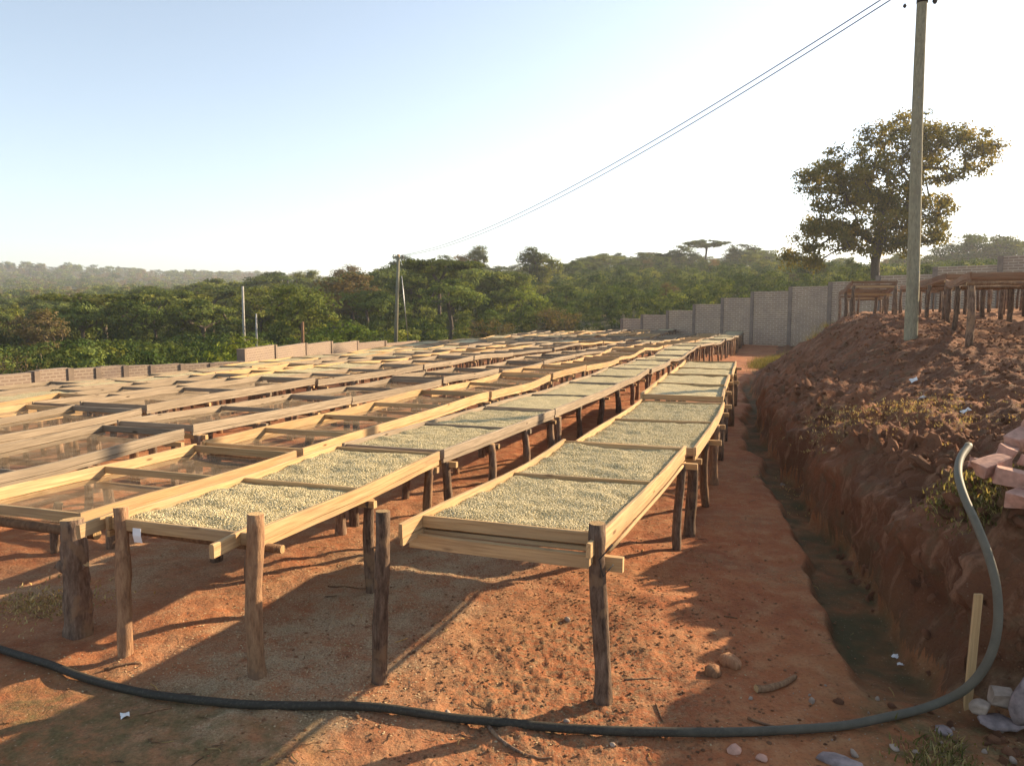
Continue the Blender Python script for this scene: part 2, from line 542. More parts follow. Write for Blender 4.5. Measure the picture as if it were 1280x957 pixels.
def terrain(x, y, detail=True):
    """world height; also returns masks"""
    x = np.asarray(x, float); y = np.asarray(y, float)
    t, c = tc(x, y)
    r = np.hypot(x, y)
    az = np.clip(np.arctan2(x, y), R(-62), R(62))
    Y = r * np.cos(az)
    px = 640 + 950 * np.tan(az)
    lam = np.log1p(np.exp(np.clip(t - 16, -30, 30)))
    zf = -.02 * np.minimum(lam, 36) - .062 * np.maximum(0, -c - 8) * (1 - ss(18, 45, t))
    fade = 1 / (1 + (r / 22) ** 2)
    e = c - cbank(t) - .30 * fbm(x * 1.1, y * 1.1, 3, 3) * ss(4, 8, t) - .08 * fbm(x * 3.1, y * 3.1, 5, 2)
    e2 = (t - 4.62 - .10 * fbm(x * 1.7 + 3, y * 1.7, 8, 3)) * .8
    e = np.where(t < 9, np.minimum(e, e2), e)
    hf = np.interp(t, [-5, 3, 5, 7, 9, 12, 15, 22, 27, 33, 40], [1.0, 1.08, 1.10, .98, .9, .85, .80, .78, .75, .40, .08])
    we = np.interp(t, [0, 5, 8, 12, 22, 28, 38], [.5, .52, .55, .62, .7, 1.1, 3.0])
    zp = np.interp(t, [0, 5, 9, 14, 19, 25, 40, 54], [1.22, 1.28, 1.36, 1.58, 1.78, 1.86, 1.78, 1.72]) + .04 * np.clip(e - 3.5, 0, 9)
    rise = ss(0, 1, e / we)
    cut = ss(0, 1, e / np.interp(t, [0, 5, 9, 20, 30], [.4, .20, .16, .22, .8]))
    kc = np.interp(t, [0, 4.6, 6, 20, 28], [.2, .35, .62, .6, .3])
    rise = kc * cut + (1 - kc) * ss(0, 1, e / (we * 1.25))
    zb = zf + hf * rise + (zp - zf - hf) * ss(0, 1, (e - we * .6) / 2.6)
    zb = zb + .30 * np.exp(-((t - 20) / 4.2) ** 2 - ((e - 2.1) / 1.2) ** 2)
    onbank = ss(-.02, .10, e)
    # ditch along the foot of the bank
    dw = np.interp(t, [3, 5, 8, 14, 25], [.62, .42, .34, .28, .22])
    ditch = ss(-dw - .05, -dw + .05, e + .02 * fbm(x * 4, y * 4, 9, 2)) * (1 - onbank) * ss(4.3, 5.3, t) * (1 - ss(24, 30, t))
    zin = zb - .13 * ditch
    zn = 0
    if detail:
        zn = (1 - onbank) * (.045 * fbm(x * .9, y * .9, 21, 3) + fade * (.030 * fbm(x * 4.5, y * 4.5, 31, 3)))
        steep = ss(.05, .4, rise) * (1 - .75 * ss(1.0, 2.4, e / we))
        q = x * .75 + y * .66; w_ = -x * .66 + y * .75
        lumps = fbm(x * 1.6, y * 1.6, 41, 4, .6)
        ridged = np.abs(fbm(q * 1.1 + zb * 1.3, w_ * 3.4 - zb * 2.0, 51, 4, .6))
        crumb = fbm(x * 8, y * 8, 61, 3, .6)
        big_ = np.abs(fbm(x * 2.3 + zb, y * 2.3 - zb, 66, 3, .55))
        soft = ss(.12, .5, e) * (1 - .62 * ss(.7, 1.5, e))
        fine_ = fbm(x * 17, y * 17, 67, 2, .6) * ss(16, 8, r)
        zn = zn + onbank * ((.03 + .20 * soft) * lumps - (.02 + .22 * soft) * ridged - .15 * soft * big_ + (.02 + .07 * soft) * crumb * fade + .03 * soft * fine_ + .06 * soft)
        mess = np.exp(-((c + 1.2) / .75) ** 2 - ((t - 4.2) / 1.0) ** 2)
        zn = zn + mess * .026 * np.maximum(0, fbm(x * 19, y * 19, 71, 4, .7) + .25 * fbm(x * 3, y * 3, 72, 2))
    zin = zin + zn
    # beyond the boundary wall: valley and hills
    D = np.interp(az, DL_AZ, DL_D)
    d = Y - D
    w = ss(0, 9, d)
    zh = hill_z(Y, px) + CZ + w * (.8 * fbm(x * .05, y * .05, 81, 3) + .25 * fbm(x * .3, y * .3, 91, 2))
    zh = zh + ss(300, 800, Y) * 6 * fbm(x * .004, y * .004, 95, 3)
    z = zin * (1 - w) + zh * w
    return z, dict(e=e, t=t, c=c, d=d, ditch=ditch, onbank=onbank, steep=rise, r=r)

def H1(x, y):
    return float(terrain(np.array([x]), np.array([y]))[0][0])
def HN(x, y):
    return terrain(np.asarray(x, float), np.asarray(y, float))[0]

def verts_of(x, y, z): return np.stack([x, y, z], -1)

def build_terrain():
    a1 = np.arange(-37.5, 37.5, .13)
    a2 = np.arange(37.5, 80, 1.0); a3 = np.arange(80, 280, 5.0); a4 = np.arange(280, 322.5, 1.0)
    ang = np.radians(np.concatenate([a1, a2, a3, a4]))
    r1 = .6 * 1.0066 ** np.arange(0, 660)
    r1 = r1[r1 < 45]
    r2 = 45 * 1.034 ** np.arange(0, 113)
    rad = np.concatenate([r1, r2])
    na, nr = len(ang), len(rad)
    RR, AA = np.meshgrid(rad, ang, indexing='ij')
    x = RR * np.sin(AA); y = RR * np.cos(AA)
    z, k = terrain(x.ravel(), y.ravel())
    x = x.ravel(); y = y.ravel()
    e_, t_ = k['e'], k['t']
    face = ss(.0, .10, e_) * (1 - ss(.55, 1.1, e_)) * (1 - ss(14, 24, t_))
    al = t_ + .6 * k['c']
    push = .17 * fbm(al * 2.3, z * 3.4, 501, 3, .55) + .11 * np.abs(fbm(al * 4.5 + z * 2.5, z * 7.5 - al * 1.6, 503, 3, .6)) + .05 * fbm(al * 13, z * 15, 505, 2)
    x = x - CA * push * face; y = y + SA * push * face
    z = z + face * .07 * fbm(al * 9, z * 9, 507, 2)
    idx = np.arange(na * nr).reshape(nr, na)
    nxt = np.roll(idx, -1, axis=1)
    quads = np.stack([idx[:-1], nxt[:-1], nxt[1:], idx[1:]], -1).reshape(-1, 4)[:, ::-1]
    verts = np.stack([x, y, z], -1)
    t, c, e = k['t'], k['c'], k['e']
    pn = fbm(x * .8, y * .8, 111, 3)
    chaff = np.exp(-((c + 2.75) / .85) ** 2) * ss(2.4, 3.6, t) * (1 - ss(6.5, 9.5, t)) * 1.2
    chaff = np.maximum(chaff, .85 * np.exp(-((c + 5.1) / .9) ** 2) * ss(3.2, 4.4, t) * (1 - ss(7, 12, t)))
    chaff = np.maximum(chaff, ss(.12, .4, pn) * .4 * (c < -3) * (t > 5))
    mess = np.exp(-((c + 1.1) / .85) ** 2 - ((t - 4.3) / 1.35) ** 2) * 1.3
    mess = np.maximum(mess, .6 * ss(.05, .4, fbm(x * 1.3, y * 1.3, 121, 2)))
    grass = ss(.3, .6, e) * (1 - ss(5.9, 7.0, t)) * ss(-.25, .2, pn + .1)
    grass = np.maximum(grass, np.maximum((1 - ss(3.1, 3.7, t)) * ss(-.2, .3, pn + .15 * (c > .2)) * .9, (1 - ss(4.4, 4.9, t)) * ss(.2, .8, c) * .9))
    grass = np.maximum(grass, .95 * np.exp(-((t - 34.5) / 3.0) ** 2) * ss(-.3, .3, e) * (1 - ss(2.5, 3.5, e)))
    grass = np.maximum(grass, .75 * ss(.0, .6, e + .9) * (1 - ss(-.1, .1, e)) * (1 - ss(4.4, 5.4, t)))
    damp = k['ditch'] * np.clip(.72 + .7 * fbm(x * 4, y * 4, 131, 4, .65), 0, 1)
    tread = ss(3.0, 4.2, e) * ss(9, 12, t)
    attrs = dict(chaff=np.clip(chaff, 0, 1), mess=np.clip(mess, 0, 1), grass=np.clip(grass, 0, 1), damp=np.clip(damp, 0, 1), tread=tread)
    qm = quads
    near = (k['r'][qm].max(1) < 7.5) & (y[qm].min(1) > 2) & (np.abs(x[qm]).max(1) < 6)
    qn = qm[near]; un, inn = np.unique(qn, return_inverse=True)
    global NEAR_BVH
    NEAR_BVH = BVHTree.FromPolygons([tuple(p) for p in verts_of(x, y, z)[un].tolist()], inn.reshape(-1, 4).tolist())
    eo = k['onbank'][qm].mean(1); do = k['d'][qm].mean(1)
    sel_h = do > 1.0
    sel_b = (~sel_h) & (eo > .5)
    sel_g = (~sel_h) & (eo <= .5)
    for name, sel, mat in (("ground", sel_g, M['soil']), ("earth_bank", sel_b, M['bank']), ("hillside", sel_h, M['hill'])):
        q = qm[sel]
        u, inv = np.unique(q, return_inverse=True)
        me = np_mesh(name, verts[u], inv.reshape(-1, 4), mat, {n: a[u] for n, a in attrs.items()})
        o = link(bpy.data.objects.new(name, me)); o["kind"] = "structure"
build_terrain()

# ------------------------------------------------------------------ scatter (geometry nodes)
def gn_group(name, protos):
    g = bpy.data.node_groups.new(name, "GeometryNodeTree")
    g.interface.new_socket("Geometry", in_out='INPUT', socket_type='NodeSocketGeometry')
    g.interface.new_socket("Geometry", in_out='OUTPUT', socket_type='NodeSocketGeometry')
    gi = g.nodes.new("NodeGroupInput"); go = g.nodes.new("NodeGroupOutput")
    jn = g.nodes.new("GeometryNodeJoinGeometry")
    for p in protos:
        oi = g.nodes.new("GeometryNodeObjectInfo"); oi.inputs["Object"].default_value = p; oi.inputs["As Instance"].default_value = True
        g.links.new(oi.outputs["Geometry"], jn.inputs[0])
    ip = g.nodes.new("GeometryNodeInstanceOnPoints"); ip.inputs["Pick Instance"].default_value = True
    g.links.new(jn.outputs[0], ip.inputs["Instance"])
    return g, gi, go, ip
def named(g, name, typ):
    n = g.nodes.new("GeometryNodeInputNamedAttribute"); n.data_type = typ; n.inputs[0].default_value = name
    return n.outputs[0]
def scatter(name, protos, pts, rot, scl, kind="stuff", label=None, cat=None):
    """one object: instances of the protos on the given points"""
    pts = np.asarray(pts, float)
    me = bpy.data.meshes.new(name)
    me.vertices.add(len(pts)); me.vertices.foreach_set("co", pts.astype(np.float32).ravel())
    a = me.attributes.new("rot", 'FLOAT_VECTOR', 'POINT'); a.data.foreach_set("vector", np.asarray(rot, np.float32).ravel())
    a = me.attributes.new("scl", 'FLOAT_VECTOR', 'POINT'); a.data.foreach_set("vector", np.asarray(scl, np.float32).ravel())
    o = link(bpy.data.objects.new(name, me))
    tag(o, label, cat, kind=kind)
    g, gi, go, ip = gn_group(name, protos)
    e2r = g.nodes.new("FunctionNodeEulerToRotation")
    g.links.new(named(g, "rot", 'FLOAT_VECTOR'), e2r.inputs[0]); g.links.new(e2r.outputs[0], ip.inputs["Rotation"])
    g.links.new(named(g, "scl", 'FLOAT_VECTOR'), ip.inputs["Scale"])
    g.links.new(gi.outputs[0], ip.inputs["Points"]); g.links.new(ip.outputs[0], go.inputs[0])
    md = o.modifiers.new("scatter", 'NODES'); md.node_group = g
    return o
def blob_mesh(name, mat, seed, sub=2, rough=.3, sq=(1, 1, .75), facet=False):
    rr = np.random.default_rng(seed)
    bm = bmesh.new()
    bmesh.ops.create_icosphere(bm, subdivisions=sub, radius=1)
    dirs = rr.normal(size=(7, 3)); dirs /= np.linalg.norm(dirs, axis=1)[:, None]
    cut = rr.uniform(.55, .9, 7)
    for v in bm.verts:
        n = np.array(v.co)
        k = 1.0
        for d, cc in zip(dirs, cut):
            dd = n @ d
            if dd > cc: k = min(k, cc / dd)
        k *= 1 + rr.uniform(-rough, rough) * .35
        v.co = Vector((n[0] * k * sq[0], n[1] * k * sq[1], n[2] * k * sq[2]))
    for f in bm.faces: f.smooth = not facet
    me = bpy.data.meshes.new(name); bm.to_mesh(me); bm.free()
    me.materials.append(mat)
    return me
def proto(me): return bpy.data.objects.new(me.name, me)

# ------------------------------------------------------------------ drying tables
ORD = ["first", "second", "third", "fourth", "fifth", "sixth", "seventh", "eighth", "ninth", "tenth", "eleventh", "twelfth", "thirteenth", "fourteenth", "fifteenth", "sixteenth", "seventeenth"]
GT = "drying tables set out in rows on the red soil"

bean_mesh = bpy.data.meshes.new("bean")
_bm = bmesh.new(); bmesh.ops.create_uvsphere(_bm, u_segments=7, v_segments=5, radius=1)
for v in _bm.verts: v.co = Vector((v.co.x * .0075, v.co.y * .0052, v.co.z * .004))
for f in _bm.faces: f.smooth = True
_bm.to_mesh(bean_mesh); _bm.free(); 
def mat_onebean():
    m = NT("single_bean")
    r = m.rand()
    m.color(m.ramp(r, [(0, (.29, .236, .11)), (.4, (.48, .396, .215)), (.8, (.60, .507, .305)), (1, (.70, .612, .39))]))
    m.rough(.55)
    return m.m
M['onebean'] = mat_onebean()
bean_mesh.materials.append(M['onebean'])
bean_proto = proto(bean_mesh)

def bean_scatter_group(density):
    g, gi, go, ip = gn_group("bean_layer", [bean_proto])
    dp = g.nodes.new("GeometryNodeDistributePointsOnFaces"); dp.inputs["Density"].default_value = density
    rv = g.nodes.new("FunctionNodeRandomValue"); rv.data_type = 'FLOAT_VECTOR'
    rv.inputs[1].default_value = (6.28, 6.28, 6.28)
    rs = g.nodes.new("FunctionNodeRandomValue"); rs.data_type = 'FLOAT'
    rs.inputs[2].default_value = .8; rs.inputs[3].default_value = 1.25
    e2r = g.nodes.new("FunctionNodeEulerToRotation")
    g.links.new(rv.outputs[0], e2r.inputs[0])
    g.links.new(gi.outputs[0], dp.inputs[0]); g.links.new(dp.outputs[0], ip.inputs["Points"])
    g.links.new(e2r.outputs[0], ip.inputs["Rotation"]); g.links.new(rs.outputs[1], ip.inputs["Scale"])
    j = g.nodes.new("GeometryNodeJoinGeometry")
    g.links.new(gi.outputs[0], j.inputs[0]); g.links.new(ip.outputs[0], j.inputs[0]); g.links.new(j.outputs[0], go.inputs[0])
    return g
BG_NEAR = bean_scatter_group(9000)
BG_MID = bean_scatter_group(4500)

def log(p0, p1, r0, r1, sides=9, rings=7, bump=.06, mat='bark', parent=None, name='post', wob=.012):
    p0 = Vector(p0); p1 = Vector(p1)
    pts = []; rad = []
    ph = random.uniform(0, 6); ph2 = random.uniform(0, 6)
    for i in range(rings):
        u = i / (rings - 1)
        p = p0.lerp(p1, u)
        p += Vector((math.sin(ph + u * 5), math.cos(ph2 + u * 4), 0)) * wob
        pts.append(p); rad.append((r0 + (r1 - r0) * u) * random.uniform(.93, 1.07))
    return MB().tube(pts, rad, sides, bump).build(name, M[mat], parent)

def make_table(t0, t1, cl, cr, ztop, wood, beans, label, gap=None, ndiv=1, lod=0, posts=None, bend=True,
               front_posts=False, sag=.03, bean_label=None, group=GT, boards=None, thick=.028, deep=.085, postmat=None, kink=0.0, bean_level=-.035, inset=.035):
    """drying table between t0 and t1 along the row; cl / cr and ztop are functions of t"""
    tm, cm = (t0 + t1) / 2, (cl((t0 + t1) / 2) + cr((t0 + t1) / 2)) / 2
    x0, y0 = xy(tm, cm)
    z0 = float(HN([x0], [y0])[0])
    root = empty("drying_table", (x0, y0, z0), -A)
    tag(root, label, "drying table", group)
    wm = M[wood]
    ns = [13, 9, 6][lod]
    ch = [.004, 0, 0][lod]; rough = [.0022, .003, .006][lod]
    s1, s2 = random.uniform(.3, 1) * sag, random.uniform(.3, 1) * sag
    w1, w2 = random.uniform(-.02, .02), random.uniform(-.02, .02)
    pw = random.uniform(1.5, 3)
    def rail(tt, side):
        u = (tt - t0) / (t1 - t0)
        c = (cl(tt) if side < 0 else cr(tt)) + (w1 if side < 0 else w2) * math.sin(math.pi * u)
        sg = (s1 if side < 0 else s2)
        z = ztop(tt) - sg * math.sin(math.pi * u) + sg * .5 * math.sin(math.pi * u * pw) + (kink * side * .5)
        return c, z
    def P(c, tt, z): return Vector((c - cm, tt - tm, z - z0))
    tt = np.linspace(t0, t1, ns)
    for side in (-1, 1):
        pts = []
        for q in tt:
            c, z = rail(q, side); pts.append(P(c, q, z - deep / 2))
        MB().board(pts, thick, deep, ch, rough).build("side_rail", wm, root)
        if lod < 2:
            pts = []
            for q in tt:
                c, z = rail(q, side); pts.append(P(c - side * .006, q, z - deep - .024))
            MB().board(pts, thick * .8, .04, 0, rough).build("batten", wm, root)
    def cross(tq, dz, w, h, nm, ext=0.0, mat=None):
        (c0, za), (c1, zb) = rail(tq, -1), rail(tq, 1)
        e_ = .014 - ext
        MB().board([P(c0 + e_ + (c1 - c0 - 2 * e_) * u, tq + random.uniform(-.004, .004), za + (zb - za) * u + dz - h / 2) for u in (0, .33, .66, 1)],
                   w, h, ch, rough).build(nm, M[mat] if mat else wm, root)
    cross(t0 + inset, -.012, .026, .075, "end_board")
    cross(t1 - .03, -.012, .026, .075, "end_board")
    divs = boards if boards else [t0 + (t1 - t0) * (i + 1) / (ndiv + 1) + random.uniform(-.1, .1) for i in range(ndiv)]
    for q in divs:
        cross(q, -.012, .024, .062, "divider")
    # net or beans bed
    edges = [t0 + inset + .005] + list(divs) + [t1 - .04]
    nx = [11, 7, 4][lod]
    V = []; F = []
    for si in range(len(edges) - 1):
        e0, e1 = edges[si] + .012, edges[si + 1] - .012
        ny = [12, 7, 3][lod]
        b = len(V)
        for j in range(ny):
            q = e0 + (e1 - e0) * j / (ny - 1)
            (c0, za), (c1, zb) = rail(q, -1), rail(q, 1)
            for i in range(nx):
                u = i / (nx - 1)
                sg = math.sin(math.pi * u) * math.sin(math.pi * (j + .2) / (ny - .6))
                V.append(P(c0 + .014 + (c1 - c0 - .028) * u, q, za + (zb - za) * u - deep - .004 - .05 * sg))
        for j in range(ny - 1):
            for i in range(nx - 1):
                F.append((b + j*nx + i, b + j*nx + i + 1, b + (j+1)*nx + i + 1, b + (j+1)*nx + i))
    me = bpy.data.meshes.new("netting"); me.from_pydata([tuple(v) for v in V], [], F)
    me.polygons.foreach_set("use_smooth", [True] * len(F)); me.materials.append(M['net'])
    link(bpy.data.objects.new("netting", me), root)
    if beans:
        V = []; F = []
        step = [.022, .06, .16][lod]
        for si in range(len(edges) - 1):
            e0, e1 = edges[si] + .013, edges[si + 1] - .013
            ny = max(3, int((e1 - e0) / step)); nxx = max(4, int(1.15 / step))
            b = len(V)
            q = np.linspace(e0, e1, ny)
            for j in range(ny):
                (c0, za), (c1, zb) = rail(q[j], -1), rail(q[j], 1)
                u = np.linspace(0, 1, nxx)
                cc = c0 + .015 + (c1 - c0 - .03) * u
                X, Yy = xy(q[j], cc)
                edge = np.minimum(np.minimum(u, 1 - u) * 1.1, min(q[j] - e0, e1 - q[j]))
                dz = .022 * fbm(X * 3.2, Yy * 3.2, 201, 3) * 1.3 + .0045 * np.sin((q[j] + .12 * np.sin(cc * 5 + q[j])) * 21) * (lod < 2) + .012 * fbm(X * 11, Yy * 11, 203, 2) * (lod < 2) - .016 * np.exp(-edge / .05)
                zz = za + (zb - za) * u + bean_level + dz
                for i in range(nxx): V.append((cc[i] - cm, q[j] - tm, zz[i] - z0))
            for j in range(ny - 1):
                for i in range(nxx - 1):
                    F.append((b + j*nxx + i, b + j*nxx + i + 1, b + (j+1)*nxx + i + 1, b + (j+1)*nxx + i))
        me = np_mesh("coffee_beans", np.array(V), np.array(F), M['beans'])
        bo = link(bpy.data.objects.new("coffee_beans", me))
        bo.location = (x0, y0, z0); bo.rotation_euler = (0, 0, -A)
        tag(bo, bean_label, "coffee beans", "coffee beans spread out to dry", "stuff")
        if lod == 0 and t0 < 14:
            md = bo.modifiers.new("bean_layer", 'NODES'); md.node_group = BG_NEAR if t0 < 7 else BG_MID
    # posts
    L = t1 - t0
    if posts is None:
        nmid = 1 if L < 3.4 else 2
        posts = [t0 + .12] + [t0 + L * (i + 1) / (nmid + 1) + random.uniform(-.25, .25) for i in range(nmid)] + [t1 - .12]
    sides, rings = [(12, 11), (8, 5), (5, 3)][lod]
    for q in posts:
        for side in (-1, 1):
            c, z = rail(q, side)
            cc = c - side * .03 + random.uniform(-.03, .03)
            qq = q + random.uniform(-.05, .05)
            gx, gy = xy(qq, cc)
            gz = float(HN([gx], [gy])[0]) - .06
            r = random.uniform(.042, .062) if lod < 2 else random.uniform(.035, .055)
            lean = Vector((random.uniform(-.05, .05), random.uniform(-.05, .05), 0))
            log(P(cc, qq, gz) + lean, P(cc, qq, z - deep - .045), r, r * .88, sides, rings, .05, postmat or random.choice(['bark', 'bark', 'pole_bark']), root)
        # cross beam resting on the pair of posts
        (c0, za), (c1, zb) = rail(q, -1), rail(q, 1)
        k = .035 if lod < 2 else .03
        ex = random.uniform(.0, .14)
        if random.random() < .6:
            MB().board([P(c0 - .03, q, za - deep - .04 - k), P(c1 + ex, q, zb - deep - .04 - k)], .05, .055, ch, rough).build("cross_beam", M['wood'] if random.random() < .5 else wm, root)
        else:
            log(P(c0 - .05, q, za - deep - .045 - k), P(c1 + ex, q, zb - deep - .045 - k), k, k * .9, max(5, sides - 3), 4, .04, 'pole_bark', root, 'cross_beam')
    return root, rail, P

ROWC = [-.78, -2.90, -4.52, -6.40, -8.25, -10.1, -11.95, -13.8, -15.6, -17.4, -19.2, -21.0]
ZC = {0: ([3.9, 7.2, 10.9, 14.4, 17.9], [.95, .93, .94, .93, .96]),
      1: ([3.6, 6.45, 10.5, 15.7, 22, 28, 31, 36, 41, 46, 50], [.90, .88, .73, .63, .55, .46, .63, .50, .52, .46, .40]),
      2: ([3.9, 6.5, 12.2, 19.3, 28.6, 45, 60], [.80, .76, .78, .63, .53, .35, .1]),
      3: ([3.0, 7.1, 14.5, 25, 45, 60], [.80, .84, .68, .52, .25, .05])}
zrnd = {}
def row_z(i):
    def f(t):
        if i in ZC: base = float(np.interp(t, *ZC[i]))
        else:
            x_, y_ = xy(t, ROWC[i] - .6 + float(row_bend(t)))
            base = float(terrain(np.array([x_]), np.array([y_]), False)[0][0]) + .86 - .026 * max(0, i - 4)
        return base + (.03 if i > 1 else .02) * math.sin(t * .55 + i * 2.1) * (1 if t > 12 or i > 3 else .3) + .03 * math.sin(t * 1.3 + i) * ss(18, 30, np.float64(t))
    return f
def row_name(i):
    return "row beside the ditch" if i == 0 else ORD[i] + " row from the ditch"

def far_limit(x, y):
    return float(np.interp(math.atan2(x, y), DL_AZ, DL_D))
EXPL = {0: [(3.95, 7.15), (7.34, 10.85), (11.02, 14.4), (14.5, 17.85)],
        1: [(3.68, 6.45), (6.55, 10.5), (10.6, 15.7), (15.78, 19.9), (20, 24), (24.1, 28), (28.1, 31.6), (31.7, 35.5), (35.6, 39.2), (39.3, 43), (43.1, 46.6)],
        2: [(3.95, 6.52), (6.64, 12.15), (12.25, 16), (16.1, 19.3), (19.4, 24), (24.1, 28.6)],
        3: [(3.1, 7.05), (7.2, 10.8), (10.9, 14.5)],
        4: [(4.4, 8.3), (8.4, 12.6)]}
tables = {}
for i, c0 in enumerate(ROWC):
    segs = list(EXPL.get(i, []))
    if not segs:
        segs = [(-.765 * c0 - random.uniform(.8, 2.6), -.765 * c0 + random.uniform(1.2, 2.6))]
    if i != 0:
        while segs[-1][1] < 62:
            a_ = segs[-1][1] + random.uniform(.07, .14)
            segs.append((a_, a_ + random.uniform(3.3, 4.9)))
    n = 0
    fz = row_z(i)
    for (t0, t1) in segs:
        cm_ = c0 - .6 + float(row_bend(t1))
        xe, ye = xy(t1, cm_)
        if ye > far_limit(xe, ye) - 1.0: break
        tmid = (t0 + t1) / 2
        if i == 0:
            sh = [0, .07, .04, .09][n]
            cr = lambda t, sh=sh: sh + float(np.interp(t, [3.9, 4.6, 7.2, 11, 18], [-.895, -.83, -.70, -.62, -.76]))
            cl = lambda t, sh=sh: sh + float(np.interp(t, [3.9, 7.2, 11, 18], [-2.03, -1.86, -1.76, -1.88]))
        else:
            jit = random.uniform(-.05, .05) if t0 > 8 else 0
            wd = 1.08 if i == 1 else random.uniform(1.12, 1.26)
            cr = lambda t, j=jit, c=c0: c + j + float(row_bend(t))
            cl = lambda t, j=jit, c=c0, w=wd: c + j - w + float(row_bend(t))
        dist = math.hypot(*xy(t0, c0))
        lod = 0 if dist < 10.5 else (1 if dist < 24 else 2)
        if i <= 1: beans = True
        elif i >= 7: beans = random.random() < .45
        elif i == 2: beans = False
        else: beans = random.random() < .12 and dist > 12
        if i == 0: wood = 'wood'
        elif i == 1: wood = 'wood' if n == 0 else 'grey_wood'
        elif i == 2: wood = 'wood'
        elif i == 3: wood = 'grey_wood'
        else: wood = random.choice(['wood', 'grey_wood', 'grey_wood'])
        dz = [0, -.035, .02, .01][n] if i == 0 else 0 if (i in (1, 2) and t0 < 16) else random.uniform(-.035, .035)
        zt = lambda t, f=fz, d=dz: f(t) + d
        tone = {"wood": "yellow timber", "grey_wood": "grey weathered"}[wood]
        lab = f"{tone} drying table {'with pale beans' if beans else 'with bare netting'}, {ORD[n]} from near end, {row_name(i)}"
        blab = f"pale green beans on {ORD[n]} table from near end, {row_name(i)}"
        kw = {}
        if i == 0 and n == 0: kw = dict(boards=[5.75], sag=.045, inset=.26)
        elif i == 0 and n == 1: kw = dict(boards=[9.15], sag=.04)
        elif i == 1 and n == 0: kw = dict(boards=[5.0], sag=.012)
        elif i == 1 and n == 2: kw = dict(boards=[13.0])
        elif i == 2 and n == 0: kw = dict(boards=[5.35], sag=.012, deep=.10)
        elif i == 2 and n == 1: kw = dict(boards=[7.7, 9.0, 10.4], sag=.02, deep=.11)
        else: kw = dict(ndiv=max(1, round((t1 - t0) / 1.7) - 1), sag=random.uniform(.005, .04))
        if i == 2: kw.setdefault('deep', .10)
        if i == 0 and n == 0: kw['posts'] = [7.02]
        if i == 1 and n == 0: kw['posts'] = [5.1, 6.36]
        if i == 2 and n == 0: kw['posts'] = [5.3, 6.4]
        if i == 1 and n > 0: kw['thick'] = .032
        tables[(i, n)] = make_table(t0, t1, cl, cr, zt, wood, beans, lab, lod=lod, bean_label=blab, **kw)
        n += 1

# --- the front ends of the three nearest tables, as the photograph shows them
def world_log(root, p0, p1, r0, r1, mat, name='post', sides=14, rings=13, bump=.07, wob=.01):
    inv = Matrix.Rotation(A, 4, 'Z') @ Matrix.Translation(-root.location)
    return log(inv @ Vector(p0), inv @ Vector(p1), r0, r1, sides, rings, bump, mat, root, name, wob)
def gpt(px, py, dz=-.08):
    p = at_ground(px, py); return Vector((p.x, p.y, p.z + dz))

rt, rail, P = tables[(0, 0)]
b = gpt(752, 876); world_log(rt, b, at_depth(748, 653, b.y + .02), .051, .045, 'bark')
b = gpt(475, 853); world_log(rt, b, at_depth(478, 638, b.y), .046, .041, 'bark')
(c0, za), (c1, zb) = rail(3.95, -1), rail(3.95, 1)
MB().board([P(c0 - .03, 4.15, za - .155), P((c0+c1)/2, 4.145, (za+zb)/2 - .163), P(c1 + .16, 4.14, zb - .165)], .045, .085, .004, .002).build("front_beam", M['wood'], rt)
MB().board([P(c0 + .0, 4.23, za - .118), P(c1 + .0, 4.23, zb - .118)], .05, .03, .003, .002).build("net_lath", M['wood'], rt)
for (ca, ta, cb_, tb_) in ((c1 + .02, 4.06, c1 + .06, 4.06),):
    MB().tube([P(c1 + .12, 4.03, zb - .02), P(c1 + .05, 3.995, zb - .10), P(c1 + .075, 3.99, zb - .19), P(c1 + .125, 4.03, zb - .13)], .004, 6).build("tie_wire", M['dark'], rt)
# thin pole slung under the right rail
pts = [P(rail(q, 1)[0] + .012, q, rail(q, 1)[1] - .15) for q in np.linspace(4.3, 7.1, 8)]
MB().tube(pts, .014, 7, .05).build("under_rail_pole", M['wood'], rt)

rt, rail, P = tables[(1, 0)]
b = gpt(322, 843); world_log(rt, b, at_depth(317, 642, b.y + .03), .052, .047, 'pole_bark')
b = gpt(158, 818); world_log(rt, b, at_depth(151, 634, b.y + .12), .05, .043, 'pole_bark')
(c0, za), (c1, zb) = rail(3.7, -1), rail(3.7, 1)
MB().board([P(c0 - .06, 3.80, za - .045), P(c0 - .04, 3.5, za - .05)], .03, .085, .004, .002).build("rail_stub", M['wood'], rt)
MB().board([P(c1 - .09, 3.80, zb - .045), P(c1 - .08, 3.46, zb - .055)], .03, .085, .004, .002).build("rail_stub", M['wood'], rt)
log(P(c0 - .05, 3.85, za - .13), P(c1 + .13, 3.85, zb - .14), .03, .027, 10, 5, .03, 'pole_bark', rt, 'cross_beam')
# paper tag hanging under the near end
tp = at_depth(171, 660, 4.62); 
bm_ = MB(); bm_.board([tp + Vector((0, 0, 0)), tp + Vector((.003, -.012, -.045)), tp + Vector((.008, -.004, -.09))], .062, .0015, side=(.95, -.3, 0))
tg = bm_.build("paper_tag", M['paper']); tag(tg, "white paper tag hanging under the bean table's near end", "tag")

